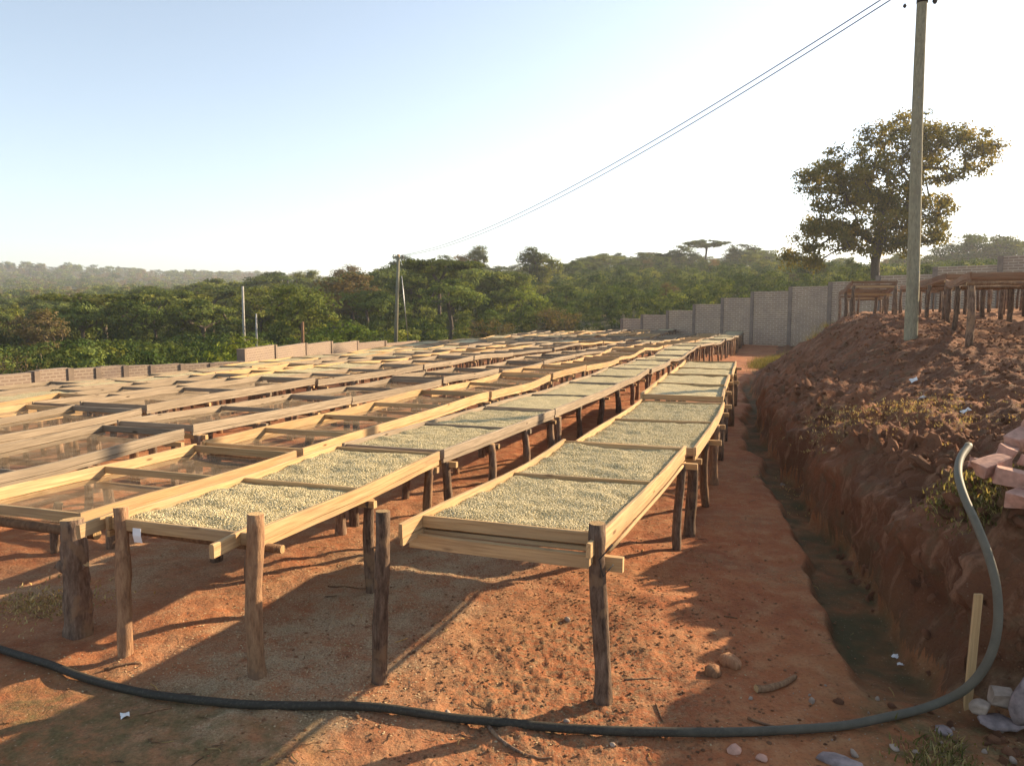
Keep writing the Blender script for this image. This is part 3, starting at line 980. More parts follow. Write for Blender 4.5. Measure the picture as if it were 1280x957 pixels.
rt, rail, P = tables[(2, 0)]
b = gpt(97, 793); tp_ = at_depth(92, 648, b.y + .03)
world_log(rt, b, tp_, .088, .074, 'bark', sides=18, rings=16, bump=.11)
k_ = b.lerp(tp_, .62)
for dx, dz in ((.085, 0), (-.09, .0)):
    world_log(rt, k_ + Vector((0, 0, -.05)), k_ + Vector((dx, -.03, .04)), .05, .03, 'bark', 'knot_stub', 9, 4)
(c0, za), (c1, zb) = rail(4.0, -1), rail(4.0, 1)
log(P(c0 - .25, 4.02, za - .155), P(c1 + .10, 4.0, zb - .155), .04, .036, 12, 7, .03, 'pole_bark', rt, 'cross_beam')
b2 = at_ground(68, 690); world_log(rt, (b2.x, b2.y, b2.z - .06), at_depth(72, 628, b2.y), .04, .036, 'bark', sides=10, rings=7)

# ------------------------------------------------------------------ upper terrace tables
GU = "drying tables on the upper terrace"
upper = [  # the racks farthest right stand out of view, added as shadow casters
    (14.0, 19.4, 3.05, 3.75, 4.35, "brown drying table at the front of the terrace, right of the utility pole", True),
    (25.0, 29.5, 2.35, 2.35, 3.55, "small brown drying table seen end-on, left of the utility pole", False),
    (20.2, 24.6, 3.9, 4.0, 5.1, "terrace drying table just behind the front brown one", False),
    (14.6, 19.3, 5.3, 5.3, 6.5, None, False), (19.5, 24.3, 5.7, 5.7, 6.9, None, False),
    (24.8, 29.4, 4.3, 4.3, 5.5, None, False), (25, 29.5, 6.3, 6.3, 7.5, None, False),
    (19.0, 23.5, 7.7, 7.7, 8.9, None, False), (24, 28.6, 8.4, 8.4, 9.6, None, False),
    (29.8, 34, 3.0, 3.0, 4.2, None, False), (30, 34.3, 5.0, 5.0, 6.2, None, False), (30, 34.3, 7.2, 7.2, 8.4, None, False),
    (10.2, 14.1, 5.4, 5.4, 6.6, None, False), (9.8, 14, 7.4, 7.4, 8.6, None, False), (14.5, 18.8, 7.4, 7.4, 8.6, None, False)]
for k, (t0, t1, cl0, cl1, cr0, lab, first) in enumerate(upper):
    cl = lambda t, a=cl0, b=cl1, u=t0, v=t1: float(np.interp(t, [u, v], [a, b]))
    cr = lambda t, a=cr0, b=cl1 + 1.25, u=t0, v=t1: float(np.interp(t, [u, v], [a, b]))
    g0 = float(HN(*[[q] for q in xy(t0, cl0)])[0]); g1 = float(HN(*[[q] for q in xy(t1, cl1)])[0])
    zt = lambda t, a=g0 + 1.08, b=g1 + 1.04, u=t0, v=t1: float(np.interp(t, [u, v], [a, b]))
    if k == 0: zt = lambda t: float(np.interp(t, [14, 19.4], [2.76, 2.80]))
    n_ = 3 if k < 3 else max(4, int((t1 - t0) / 1.0))
    make_table(t0, t1, cl, cr, zt, 'brown_wood', False, lab or "crowded brown drying table farther back on the terrace", lod=1 if k < 3 else 2,
               ndiv=3, group=GU, posts=list(np.linspace(t0 + .06, t1 - .15, n_)), sag=.06, deep=.10, postmat='bark')

# ------------------------------------------------------------------ boundary walls
def wall_panels(nodes, tops, label, base_fn, thick=.22, pil=.32, pil_up=.04, mat='wall'):
    """nodes: plan points of the pillars; tops: height of each panel's top"""
    p0 = nodes[0]
    root = empty("brick_wall", (p0[0], p0[1], base_fn(*p0)))
    tag(root, label, "wall")
    org = root.location.copy()
    for i in range(len(nodes) - 1):
        a = Vector((*nodes[i], 0)); b = Vector((*nodes[i + 1], 0))
        d = (b - a); L = d.length; d.normalize(); nrm = Vector((-d.y, d.x, 0))
        ga, gb = base_fn(*nodes[i]) - .5, base_fn(*nodes[i + 1]) - .5
        zt = tops[i]
        mb = MB()
        ns = max(2, int(L / .45)) + 1
        a1 = a + d * (pil * .5); b1 = b - d * (pil * .5)
        us = np.linspace(0, 1, ns)
        top = [zt + random.uniform(-.012, .012) for _ in us]
        for s_ in (-1, 1):
            base = len(mb.v)
            for u, tz in zip(us, top):
                q = a1.lerp(b1, float(u)) + nrm * s_ * thick / 2
                mb.v.append(Vector((q.x, q.y, ga + (gb - ga) * u)) - org); mb.v.append(Vector((q.x, q.y, tz)) - org)
            for j in range(ns - 1):
                k = base + 2 * j
                f = (k, k + 2, k + 3, k + 1)
                uv = [(us[j] * L, ga), (us[j+1] * L, gb), (us[j+1] * L, top[j+1]), (us[j] * L, top[j])]
                if s_ > 0: f = f[::-1]; uv = uv[::-1]
                mb.f.append(f); mb.uv.append(uv); mb.smooth.append(False)
        for j in range(ns - 1):
            mb.f.append((2*j + 1, 2*j + 3, 2*ns + 2*j + 3, 2*ns + 2*j + 1)); mb.uv.append([(us[j]*L, 0), (us[j+1]*L, 0), (us[j+1]*L, .12), (us[j]*L, .12)]); mb.smooth.append(False)
        for e in (0, ns - 1):
            mb.f.append((2*e, 2*e + 1, 2*ns + 2*e + 1, 2*ns + 2*e)); mb.uv.append([(0, 0), (0, 1), (.2, 1), (.2, 0)]); mb.smooth.append(False)
        mb.build("panel", M[mat], root)
    for i, nd in enumerate(nodes):
        zt = max(tops[max(0, i - 1)], tops[min(i, len(tops) - 1)]) + pil_up
        j = min(i, len(nodes) - 2)
        d = Vector((nodes[j+1][0] - nodes[j][0], nodes[j+1][1] - nodes[j][1], 0)).normalized()
        q = Vector((*nd, 0)) - org; q.z = 0
        mb = MB()
        g = base_fn(*nd) - .5 - org.z
        mb.board([Vector((q.x, q.y, g)), Vector((q.x, q.y, zt - org.z))], pil, thick + .10, .01, .004, side=tuple(d))
        mb.build("pillar", M['pillar' if mat == 'wall' else 'pillar_tan'], root)
    return root

def flat_h(x, y):
    return float(terrain(np.array([x]), np.array([y]), False)[0][0])
def on_line(px, P0, P1):
    """plan point where the sight line at column px crosses the line P0-P1"""
    u = (px - 640) / 950
    (x0, y0), (x1, y1) = P0, P1
    s = (u * y0 - x0) / ((x1 - x0) - u * (y1 - y0))
    return (x0 + (x1 - x0) * s, y0 + (y1 - y0) * s)
def ztop_px(py, D): return CZ + (380 - py) / 950 * D

def at_px(px, D): return ((px - 640) / 950 * D, D)
RW = [at_px(772, 66.5), at_px(1012, 50), at_px(1300, 40)]
pxs = [778, 803, 835, 868, 903, 940, 987, 1036, 1095, 1165, 1245, 1300]
nodes = [on_line(p, RW[0], RW[1]) if p < 1012 else on_line(p, RW[1], RW[2]) for p in pxs]
ty = [398, 393, 388, 380, 372, 364, 358, 352, 344, 333, 320]
tops = [ztop_px(ty[i], (nodes[i][1] + nodes[i+1][1]) / 2) for i in range(len(ty))]
nodes.append((nodes[-1][0] + 3.2, nodes[-1][1] - 3.4)); tops.append(tops[-1] + .4)
wall_panels(nodes, tops, "stepped brick wall climbing to the right behind the tables", flat_h, pil=.28, pil_up=.0)

pxs = [302, 341, 380, 412, 445, 480, 520, 560, 600, 645]
Ds = [29.2, 32.2, 36, 39.2, 42.8, 46, 50, 54, 58, 63]
ty = [433, 431, 428, 427.5, 427, 427, 426, 424, 422]
nodes = [at_px(p, D) for p, D in zip(pxs, Ds)]
tops = [ztop_px(ty[i], (Ds[i] + Ds[i+1]) / 2) for i in range(len(ty))]
wall_panels(nodes, tops, "taller weathered brick wall left of centre with a short post on it", flat_h, pil=.2, pil_up=.0, mat='wall_tan')

pxs = [40, 83, 118, 153, 187, 225, 262, 300]
nodes = [at_px(p, 22.6 + (p - 40) / 260 * 6.0) for p in pxs]
ty = [462, 461, 458, 457.5, 456, 455, 453]
tops = [ztop_px(ty[i], (nodes[i][1] + nodes[i+1][1]) / 2) for i in range(len(ty))]
nodes = [(nodes[0][0] - 1.7, nodes[0][1] - 3.6)] + nodes
tops = [q + .03 for q in [tops[0] - .05] + tops]
wall_panels(nodes, tops, "low brick wall along the far left edge of the tables", flat_h, pil=.2, pil_up=-.02, mat='wall_tan')

# ------------------------------------------------------------------ trees and bushes
def leaf_quads(centres, radii, counts, size, tones, rr, flat=.6, up=.5):
    tot = int(np.sum(counts))
    idx = np.repeat(np.arange(len(centres)), counts)
    d = rr.normal(size=(tot, 3)); d /= np.linalg.norm(d, axis=1)[:, None] + 1e-9
    rad = rr.uniform(0, 1, tot) ** .45
    off = d * rad[:, None] * radii[idx][:, None]
    off[:, 2] *= flat
    c = centres[idx] + off
    cen = centres.mean(0); ow = c - cen; ow /= np.linalg.norm(ow, axis=1)[:, None] + 1e-9
    n = rr.normal(size=(tot, 3)) * .55; n[:, 2] += up; n += d * .9 + ow * .7
    n /= np.linalg.norm(n, axis=1)[:, None]
    a = np.cross(n, rr.normal(size=(tot, 3))); a /= np.linalg.norm(a, axis=1)[:, None] + 1e-9
    b = np.cross(n, a)
    s = size * rr.uniform(.6, 1.35, tot)[:, None]
    v = np.stack([c - a * s * .5, c + b * s * .32, c + a * s * .5, c - b * s * .32], 1).reshape(-1, 3)
    q = np.arange(tot * 4).reshape(-1, 4)
    tone = np.clip(tones[idx] + rr.normal(0, .12, tot), 0, 1)
    return v, q, np.repeat(tone, 4)

def skeleton(centres, trunk, r0, rr, sides=6, twig=.012):
    """branches that join every clump to the trunk"""
    nodes = [np.array(p, float) for p in trunk]; par = [-1] + list(range(len(trunk) - 1))
    crown0 = max(1, len(trunk) // 3)
    order = np.argsort(np.linalg.norm(centres - nodes[-1] * np.array([1, 1, .8]), axis=1))
    for k in order:
        c = centres[k]
        best = None
        for i in range(crown0, len(nodes)):
            d = np.linalg.norm(nodes[i] - c)
            pen = max(0, nodes[i][2] - c[2]) * .8
            if best is None or d + pen < best[0]: best = (d + pen, i)
        i = best[1]
        p = nodes[i]
        n = max(1, int(np.linalg.norm(c - p) / 1.2))
        last = i
        for j in range(1, n + 1):
            u = j / n
            q = p + (c - p) * u + np.array([0, 0, math.sin(math.pi * u) * .10 * np.linalg.norm(c - p)]) + rr.normal(0, .05, 3) * np.linalg.norm(c - p) * (u < 1)
            nodes.append(q); par.append(last); last = len(nodes) - 1
    w = np.zeros(len(nodes))
    ch = [[] for _ in nodes]
    for i, p_ in enumerate(par):
        if p_ >= 0: ch[p_].append(i)
    for i in range(len(nodes) - 1, -1, -1):
        w[i] = 1 if not ch[i] else sum(w[k] for k in ch[i])
    rad = np.maximum(twig, r0 * (w / w[0]) ** .5)
    for i in range(len(trunk)): rad[i] = max(rad[i], r0 * (1 - .5 * i / len(trunk)))
    rad[0] *= 1.3
    mb = MB()
    for i, p_ in enumerate(par):
        if p_ < 0: continue
        mb.tube([nodes[p_], nodes[i]], [rad[p_] if p_ < len(trunk) else min(rad[p_], rad[i] * 1.35), rad[i]], sides if rad[i] > .05 else 4, 0, cap=False)
    return mb

def make_tree_meshes(name, seed, ell, trunk, r0, nclump, nleaf, size, clump_r, leafmat, flat=.6, twig=.02, tone_bias=0.0):
    rr = np.random.default_rng(seed)
    cs = []
    for (c, r, wgt) in ell:
        for _ in range(int(nclump * wgt)):
            d = rr.normal(size=3); d /= np.linalg.norm(d)
            cs.append(np.array(c) + d * np.array(r) * rr.uniform(.25, 1) ** .5)
    cs = np.array(cs)
    radii = clump_r * rr.uniform(.65, 1.35, len(cs))
    counts = np.maximum(6, (nleaf / len(cs) * (radii / clump_r) ** 2)).astype(int)
    tones = np.clip(rr.uniform(0, 1, len(cs)) + tone_bias, 0, 1)
    v, q, tn = leaf_quads(cs, radii, counts, size, tones, rr, flat)
    crown = np_mesh("crown", v, q, M[leafmat], {"tone": tn}, smooth=False)
    tm = skeleton(cs, trunk, r0, rr, twig=twig).mesh("trunk", M['tree_bark'])
    return tm, crown

def plant(name, meshes, loc, scale, rz, label, cat, group=None):
    tm, cr = meshes
    if tm is None:
        o = link(bpy.data.objects.new(name, cr)); o.location = loc; o.rotation_euler = (0, 0, rz); o.scale = scale
        return tag(o, label, cat, group)
    r = empty(name, loc, rz); r.scale = scale
    tag(r, label, cat, group)
    link(bpy.data.objects.new("trunk", tm), r); link(bpy.data.objects.new("crown", cr), r)
    return r

# the big tree by the pole
tb = at_px(1089, 59)
big = make_tree_meshes("big", 5, [((-2.7, 0, 9.2), (3.8, 3.6, 2.0), .27), ((1.4, 0, 11.6), (3.3, 3.2, 1.8), .2), ((5.6, .3, 10.6), (3.2, 3.0, 2.2), .19),
                                  ((.6, 0, 8.8), (3.6, 3.0, 1.8), .12), ((-1.3, 0, 6.4), (4.8, 3.4, 1.6), .17), ((3.6, 0, 6.9), (2.3, 2.5, 1.3), .08), ((-3.6, 0, 5.0), (3.4, 2.6, 1.1), .11), ((3.2, 0, 5.3), (2.6, 2.4, 1.1), .08), ((-.2, 0, 4.5), (3.0, 2.4, .8), .05), ((-5.2, .5, 3.6), (2.0, 1.6, .8), .05), ((2.2, .3, 4.4), (2.6, 2.4, .8), .04)],
                       [(0, 0, 0), (.1, 0, 1.6), (.0, 0, 3.2), (.25, 0, 4.8), (.3, .1, 6.0), (.5, .1, 7.4)], .33, 440, 46000, .21, .70, 'leaf_big', .62, .02)
plant("tall_tree", big, (tb[0], tb[1], flat_h(*tb) - .1), (1, 1, 1.09), 0, "tall spreading tree with gaps in its crown, behind the wall by the utility pole", "tree")

LEAF = {}
LEAF['round'] = make_tree_meshes("r1", 11, [((0, 0, 5.0), (2.6, 2.6, 2.2), .75), ((.5, .3, 3.2), (2.2, 2.2, 1.1), .25)], [(0, 0, 0), (.1, 0, 1.2), (0, .1, 2.4), (.1, 0, 3.6)], .16, 60, 4940, .25, .85, 'leaf')
LEAF['dark'] = make_tree_meshes("r2", 12, [((0, 0, 5.2), (2.3, 2.3, 2.6), .8), ((-.4, .3, 2.8), (2.0, 2.0, 1.0), .2)], [(0, 0, 0), (0, .1, 1.2), (.1, .1, 2.6), (0, 0, 4.2)], .17, 55, 4940, .25, .85, 'leaf_dark')
LEAF['wide'] = make_tree_meshes("r3", 13, [((0, 0, 4.6), (3.4, 3.2, 1.2), .7), ((.6, .3, 5.6), (2.0, 1.8, .8), .3)], [(0, 0, 0), (.15, 0, 1.4), (0, 0, 2.6), (-.1, 0, 3.4)], .17, 56, 4560, .25, .8, 'leaf', .5)
LEAF['flat'] = make_tree_meshes("r4", 14, [((0, 0, 6.6), (4.6, 4.2, .35), .8), ((.4, 0, 6.0), (2.4, 2.4, .4), .2)], [(0, 0, 0), (.2, 0, 2.0), (.1, 0, 3.8), (0, 0, 4.8)], .17, 60, 4180, .25, .7, 'leaf_dark', .32)
LEAF['tall'] = make_tree_meshes("r5", 15, [((0, 0, 6.8), (1.7, 1.7, 3.0), .8), ((.3, 0, 3.4), (1.6, 1.6, 1.0), .2)], [(0, 0, 0), (.1, 0, 2.0), (0, .1, 4.2), (0, 0, 6.4)], .18, 56, 4940, .25, .8, 'leaf_dark')
LEAF['lime'] = make_tree_meshes("r6", 16, [((0, 0, 2.6), (2.4, 2.4, 2.0), .8), ((.2, 0, 1.0), (2.1, 2.1, .8), .2)], [(0, 0, 0), (.1, 0, .7), (0, 0, 1.5)], .12, 50, 2600, .28, .75, 'leaf_lime')
LEAF['dry'] = make_tree_meshes("r7", 17, [((0, 0, 2.4), (3.0, 2.6, 1.6), .8), ((.2, 0, 1.0), (2.7, 2.3, .7), .2)], [(0, 0, 0), (.1, 0, .7), (0, 0, 1.3)], .12, 60, 2200, .20, .75, 'leaf_dry', .7, .022)
LEAF['brown'] = make_tree_meshes("r8", 18, [((0, 0, 4.8), (2.6, 2.4, 2.0), .8), ((.2, 0, 3.0), (2.0, 2.0, .8), .2)], [(0, 0, 0), (.1, 0, 1.2), (0, .1, 2.4), (.1, 0, 3.4)], .16, 55, 3230, .25, .8, 'leaf_dry', .6, .03)
LEAF['bare'] = make_tree_meshes("r9", 19, [((0, 0, 2.6), (1.9, 1.8, 1.5), 1)], [(0, 0, 0), (.1, 0, .7), (0, .1, 1.3)], .09, 95, 700, .12, .5, 'leaf_dry', .8, .018)
LEAF['slim'] = make_tree_meshes("r10", 20, [((0, 0, 4.9), (2.2, 2.0, 1.5), 1)], [(0, 0, 0), (.1, 0, 1.3), (-.1, .05, 2.6), (.1, 0, 3.8)], .11, 38, 2850, .25, .75, 'leaf', .55)
KIND_H = {'round': 7.6, 'dark': 8.2, 'wide': 6.7, 'flat': 7.2, 'tall': 10.2, 'lime': 4.9, 'dry': 4.4, 'brown': 7.2, 'bare': 4.3, 'slim': 6.8}
def tree_at(kind, px, D, hpx=None, ytop=None, label=None, group=None, cat="tree", name=None, wide=1.0):
    x, y = at_px(px, D)
    z = flat_h(x, y)
    ybase = 380 - (z - CZ) / D * 950
    h = (ybase - ytop) / 950 * D if ytop is not None else hpx / 950 * D
    s = max(.15, h / KIND_H[kind])
    names = {'round': 'leafy_tree', 'dark': 'dark_tree', 'wide': 'spreading_tree', 'flat': 'flat_topped_tree', 'tall': 'tall_dark_tree', 'lime': 'lime_green_bush', 'dry': 'dry_bush', 'brown': 'brown_tree', 'bare': 'bare_bush', 'slim': 'slender_tree'}
    sx = s * wide
    return plant(name or names[kind], LEAF[kind], (x, y, z - .1), (sx, sx, s), random.uniform(0, 6.28), label, cat, group)

NOTABLE = [
    ('lime', 432, 52, 391, "lime green rounded bush just behind the taller wall", 1.25, "bush"),
    ('lime', 297, 36, 408, "lime green bush at the end of the taller wall", 1.0, "bush"),
    ('dry', 612, 66, 391, "greyish leafless spreading bush right of the stayed pole", 1.45, "bush"),
    ('dry', 698, 70, 376, "large brownish dry bush behind the tables at centre", 1.2, "bush"),
    ('bare', 16, 26, 432, "bare twiggy bush by the far left wall", 1.0, "bush"),
    ('slim', 196, 95, 378, "slender tree with a pale forked trunk standing amid dark shrubs", 1.5, "tree"),
    ('brown', 410, 95, 377, "brownish leafed tree left of the stayed pole", 1.0, "tree"),
    ('brown', 438, 150, 330, "brown flat crowned tree on the ridge left of the stayed pole", 1.5, "tree"),
    ('dark', 504, 150, 316, "tall dark tree rising behind the stayed pole's top", 1.1, "tree"),
    ('round', 528, 135, 322, "bushy bright green tree right of the stayed pole's top", 1.3, "tree"),
    ('dark', 556, 165, 316, "round dark tree on the ridge left of the tallest ridge tree", .9, "tree"),
    ('tall', 598, 150, 305, "tallest dark ridge tree just below the end of the wires", 1.2, "tree"),
    ('brown', 580, 150, 316, "greyish tree leaning against the tallest ridge tree", 1.0, "tree"),
    ('tall', 662, 130, 306, "tall dark tree rising alone at the centre of the ridge", 1.25, "tree"),
    ('round', 682, 132, 313, "lighter green tree right beside the tall central one", 1.0, "tree"),
    ('flat', 880, 185, 301, "flat topped dark acacia on the ridge above the stepped wall", 1.25, "tree"),
    ('dark', 852, 195, 305, "dense dark round tree left of the flat topped acacia", 1.7, "tree"),
    ('dark', 921, 190, 303, "dense dark round tree right of the flat topped acacia", 1.9, "tree"),
    ('wide', 940, 200, 309, "wide hazy tree behind the round one right of the acacia", 1.9, "tree"),
    ('round', 808, 200, 313, "round hazy tree on the ridge left of the acacia group", 1.7, "tree"),
    ('wide', 755, 190, 316, "wide pale green tree on the ridge right of centre", 1.5, "tree"),
    ('round', 1222, 150, 288, "tallest hazy tree above the wall at far right", 1.7, "tree"),
    ('round', 1252, 150, 297, "wide hazy tree above the wall near the right edge", 1.8, "tree"),
    ('round', 1190, 150, 300, "hazy tree above the wall right of the utility pole", 1.9, "tree"),
    ('wide', 350, 140, 338, "broad green tree on the ridge left of centre", 1.7, "tree"),
    ('round', 385, 150, 334, "round green tree on the ridge between two broad ones", 1.2, "tree"),
    ('wide', 270, 140, 346, "broad bright tree on the ridge at left", 1.8, "tree"),
    ('round', 185, 120, 353, "rounded green tree rising above the left shrubs", 1.5, "tree"),
    ('brown', 50, 85, 392, "brownish thin tree above the far left wall", 1.1, "tree"),
]
for (k, px, D, yt, lab, wd, cat) in NOTABLE:
    tree_at(k, px, D, ytop=yt, label=lab, wide=wd, cat=cat)
# silhouette the random trees must stay under
SIL_X = [-200, 0, 100, 180, 300, 380, 440, 480, 560, 640, 720, 800, 860, 960, 1000, 1100, 1180, 1300]
SIL_Y = [372, 368, 366, 358, 348, 341, 336, 326, 322, 326, 320, 317, 312, 315, 322, 312, 306, 296]
lab_r = {'round': "green leafy tree", 'dark': "dark leafed tree", 'wide': "broad low crowned tree",
         'slim': "slender stemmed tree", 'brown': "brownish tree", 'flat': "flat crowned tree", 'tall': "tall narrow dark tree"}
ZX = [60, 180, 300, 400, 490, 560, 640, 740, 850, 960, 1060, 1150]
ZONES = ["at the left edge", "left of the wall's end bush", "above the wall's end bush", "behind the thin pale poles", "left of the stayed pole", "right of the stayed pole",
         "above the grey leafless bush", "above the big dry bush", "left of the stepped wall", "above the stepped wall's low end", "above the stepped wall's high end", "behind the tall spreading tree", "right of the utility pole"]
placed = [(p, D) for (_, p, D, *_r) in NOTABLE]
cnt = 0
while cnt < 150:
    ridge = cnt < 60
    px = random.uniform(-60, 1330) if ridge else random.uniform(-60, 700)
    D = random.uniform(150, 235) if ridge else random.uniform(58, 170)
    if px > 640 and not ridge and random.random() < .7: continue
    if not ridge and px > 450 and D > 120: continue
    if any(abs(px - p) < 1150 / D and abs(D - d_) < 6 for p, d_ in placed): continue
    if D < far_limit(*at_px(px, D)) + 12: continue
    k = random.choices(['round', 'dark', 'wide', 'slim', 'brown', 'flat', 'tall'], [4, 3, 4, 2, .7, .8, .6])[0]
    x, y = at_px(px, D); z = flat_h(x, y)
    yb = 380 - (z - CZ) / D * 950
    sil = float(np.interp(px, SIL_X, SIL_Y)) + random.uniform(0, 9)
    hmax = (yb - sil) / 950 * D
    h = min(random.uniform(4.0, 8.5), hmax)
    if h < 2.6: 
        if random.random() < .3: cnt += 1
        continue
    zone = ZONES[int(np.searchsorted(ZX, px))]
    depth = "on the skyline" if ridge and D > 185 else ("on the upper slope" if ridge or D > 115 else "low on the slope")
    tree_at(k, px, D, hpx=h / D * 950, label=f"{lab_r[k]} {depth}, {zone}", group="trees in the wood across the valley", wide=random.uniform(1.0, 1.5))
    placed.append((px, D)); cnt += 1
for px in np.arange(545, 1010, 17.0):
    px = float(px) + random.uniform(-6, 6); D = random.uniform(196, 246)
    k = random.choice(['round', 'dark', 'wide', 'round', 'tall', 'brown'])
    x, y = at_px(px, D); yb = 380 - (flat_h(x, y) - CZ) / D * 950
    hp_ = yb - float(np.interp(px, SIL_X, SIL_Y)) - random.uniform(-3, 11)
    tree_at(k, px, D, hpx=max(14, hp_), label=f"{lab_r[k]} crowding the ridge line, {ZONES[int(np.searchsorted(ZX, px))]}", group="trees in the wood across the valley", wide=random.uniform(1.5, 2.2))
cnt = 0
while cnt < 46:
    px = random.uniform(560, 1120); D = random.uniform(80, 190)
    x, y = at_px(px, D)
    if D < far_limit(x, y) + 10 or any(abs(px - p) < 900 / D and abs(D - d_) < 6 for p, d_ in placed): continue
    k = random.choice(['round', 'slim', 'wide', 'brown', 'lime', 'dark'])
    tree_at(k, px, D, hpx=random.uniform(2.4, 4.6) / D * 950, label=f"small {lab_r.get(k, 'lime green bush')} amid the coffee bushes, {ZONES[int(np.searchsorted(ZX, px))]}", group="small trees in the coffee plantation", wide=random.uniform(.8, 1.3))
    placed.append((px, D)); cnt += 1
# far hill at left: small hazy trees on its skyline and slope
cnt = 0
while cnt < 60:
    px = random.uniform(-40, 480); D = random.uniform(560, 1000) if cnt > 22 else random.uniform(930, 1010)
    k = random.choice(['round', 'dark', 'wide', 'flat', 'tall'])
    tree_at(k, px, D, hpx=random.uniform(7, 13), label="small hazy tree on the far hill at left", group="trees on the far left hill", wide=random.uniform(1.0, 1.6))
    cnt += 1

# coffee bushes: the nearest ones singly, the rest of the plantation as one mass
def bush_mesh(seed, h, r, n, size, mat, k=14):
    rr = np.random.default_rng(seed)
    z = rr.uniform(.15, 1, k)
    an = rr.uniform(0, 6.28, k); rad = r * (1 - .55 * z) * rr.uniform(.4, 1, k)
    cs = np.stack([rad * np.cos(an), rad * np.sin(an), z * h], -1)
    v, q, tn = leaf_quads(cs, np.full(k, r * .42), np.full(k, n // k), size, rr.uniform(0, 1, k), rr, .6)
    return np_mesh("coffee_bush", v, q, M[mat], {"tone": tn}, smooth=False)
BUSH = [bush_mesh(31 + i, 1.9, 1.0, 620, .18, 'coffee') for i in range(3)] + [bush_mesh(41, 1.7, 1.1, 560, .18, 'leaf')]
OLIVE = [bush_mesh(51, 2.2, 1.6, 200, .34, 'leaf'), bush_mesh(52, 1.8, 1.5, 160, .32, 'leaf_dry')]
pts = []
for D0 in np.arange(44, 262, 2.9):
    for x0 in np.arange(-.78 * D0, .78 * D0, 2.1):
        xx, yy = x0 + random.uniform(-.4, .4), D0 + .18 * x0 + random.uniform(-.35, .35)
        if yy < 40: continue
        px = 640 + 950 * xx / yy
        if yy < far_limit(xx, yy) + 4: continue
        if random.random() < .10: continue
        if px < 120 and yy > 105 and random.random() < .75: continue
        pts.append((xx, yy))
pts = np.array(pts)
zz = terrain(pts[:, 0], pts[:, 1], False)[0]
dd = np.hypot(pts[:, 0], pts[:, 1])
order = np.argsort(dd)
vis = [k for k in order if -30 < 640 + 950 * pts[k, 0] / pts[k, 1] < 1310][:260]
visset = set(vis)
for k in vis:
    s = random.uniform(.75, 1.25)
    plant("coffee_bush", (None, random.choice(BUSH)), (pts[k, 0], pts[k, 1], zz[k] - .05), (s, s, s), random.uniform(0, 6.28),
          "dark green coffee bush in the plantation just beyond the boundary wall", "coffee bush", "coffee bushes beyond the wall")
rest = np.array([k for k in range(len(pts)) if k not in visset])
n = len(rest)
s = .62 + 1.15 * rng.uniform(0, 1, n) ** 1.6
scatter("coffee_plantation", [proto(m) for m in BUSH], np.stack([pts[rest, 0], pts[rest, 1], zz[rest] - .05], -1),
        np.stack([np.zeros(n), np.zeros(n), rng.uniform(0, 6.28, n)], -1), np.stack([s, s, s], -1), label="dark green coffee plantation covering the hillside", cat="plantation")
# scrub on the drier left hill and on the far hill
sp = []
while len(sp) < 5200:
    px = random.uniform(-250, 1500); D = 105 + 900 * random.random() ** 1.3
    if px > 480 and D < 250: continue
    if D < 250 and px > 150: continue
    sp.append((*at_px(px, D), D))
sp = np.array(sp)
zz = terrain(sp[:, 0], sp[:, 1], False)[0]
s = rng.uniform(.7, 1.3, len(sp)) * (1 + sp[:, 2] / 420)
n = len(sp)
scatter("hill_scrub", [proto(m) for m in OLIVE], np.stack([sp[:, 0], sp[:, 1], zz - .1], -1), np.stack([np.zeros(n), np.zeros(n), rng.uniform(0, 6.28, n)], -1), np.stack([s, s, s], -1),
        label="olive scrub covering the drier hills at left", cat="scrub")

# ------------------------------------------------------------------ poles and wires
pb = at_px(1138, 14.0)
pz = H1(*pb)
root = empty("utility_pole", (pb[0], pb[1], pz))
tag(root, "tall weathered wooden utility pole standing on the earth bank", "utility pole")
top1 = at_depth(1154, -42, 14.0)
tl = top1 - root.location
M['pole'] = mat_bark("weathered_pole", (.15, .14, .095), (.24, .225, .155), (.31, .29, .20), (.20, .185, .13))
pts = [Vector((0, 0, -.3)).lerp(tl, u) + Vector((math.sin(u * 7) * .012, 0, 0)) for u in np.linspace(0, 1, 26)]
MB().tube(pts, list(np.linspace(.118, .082, 26)), 16, .012).build("shaft", M['pole'], root)
hz = (at_depth(1153, 1, 14.0) - root.location)
MB().board([hz + Vector((-.10, -.1, .02)), hz + Vector((.22, -.1, .04))], .06, .07, .004).build("crossarm", M['dark'], root)
MB().tube([hz + Vector((0, 0, -.04)), hz + Vector((0, 0, .06))], [.095, .095], 16).build("band", M['dark'], root)
MB().tube([hz + Vector((.16, -.1, .0)), hz + Vector((.17, -.1, -.05)), hz + Vector((.17, -.1, -.09))], [.03, .045, .02], 10).build("insulator", M['dark'], root)
ins = at_depth(1131, 8, 14.0) - root.location
MB().tube([ins + Vector((0, 0, .16)), ins + Vector((0, 0, .035))], .004, 5).build("drop_wire", M['wire'], root)
MB().tube([ins + Vector((0, 0, .035)), ins, ins + Vector((0, 0, -.03))], [.018, .034, .012], 10).build("insulator", M['dark'], root)
for fy in (190, 340, 122):
    q = at_depth(1148, fy, 13.9) - root.location
    MB().tube([q, q + Vector((0, -.015, 0))], .012, 8).build("bolt", M['steel'], root)

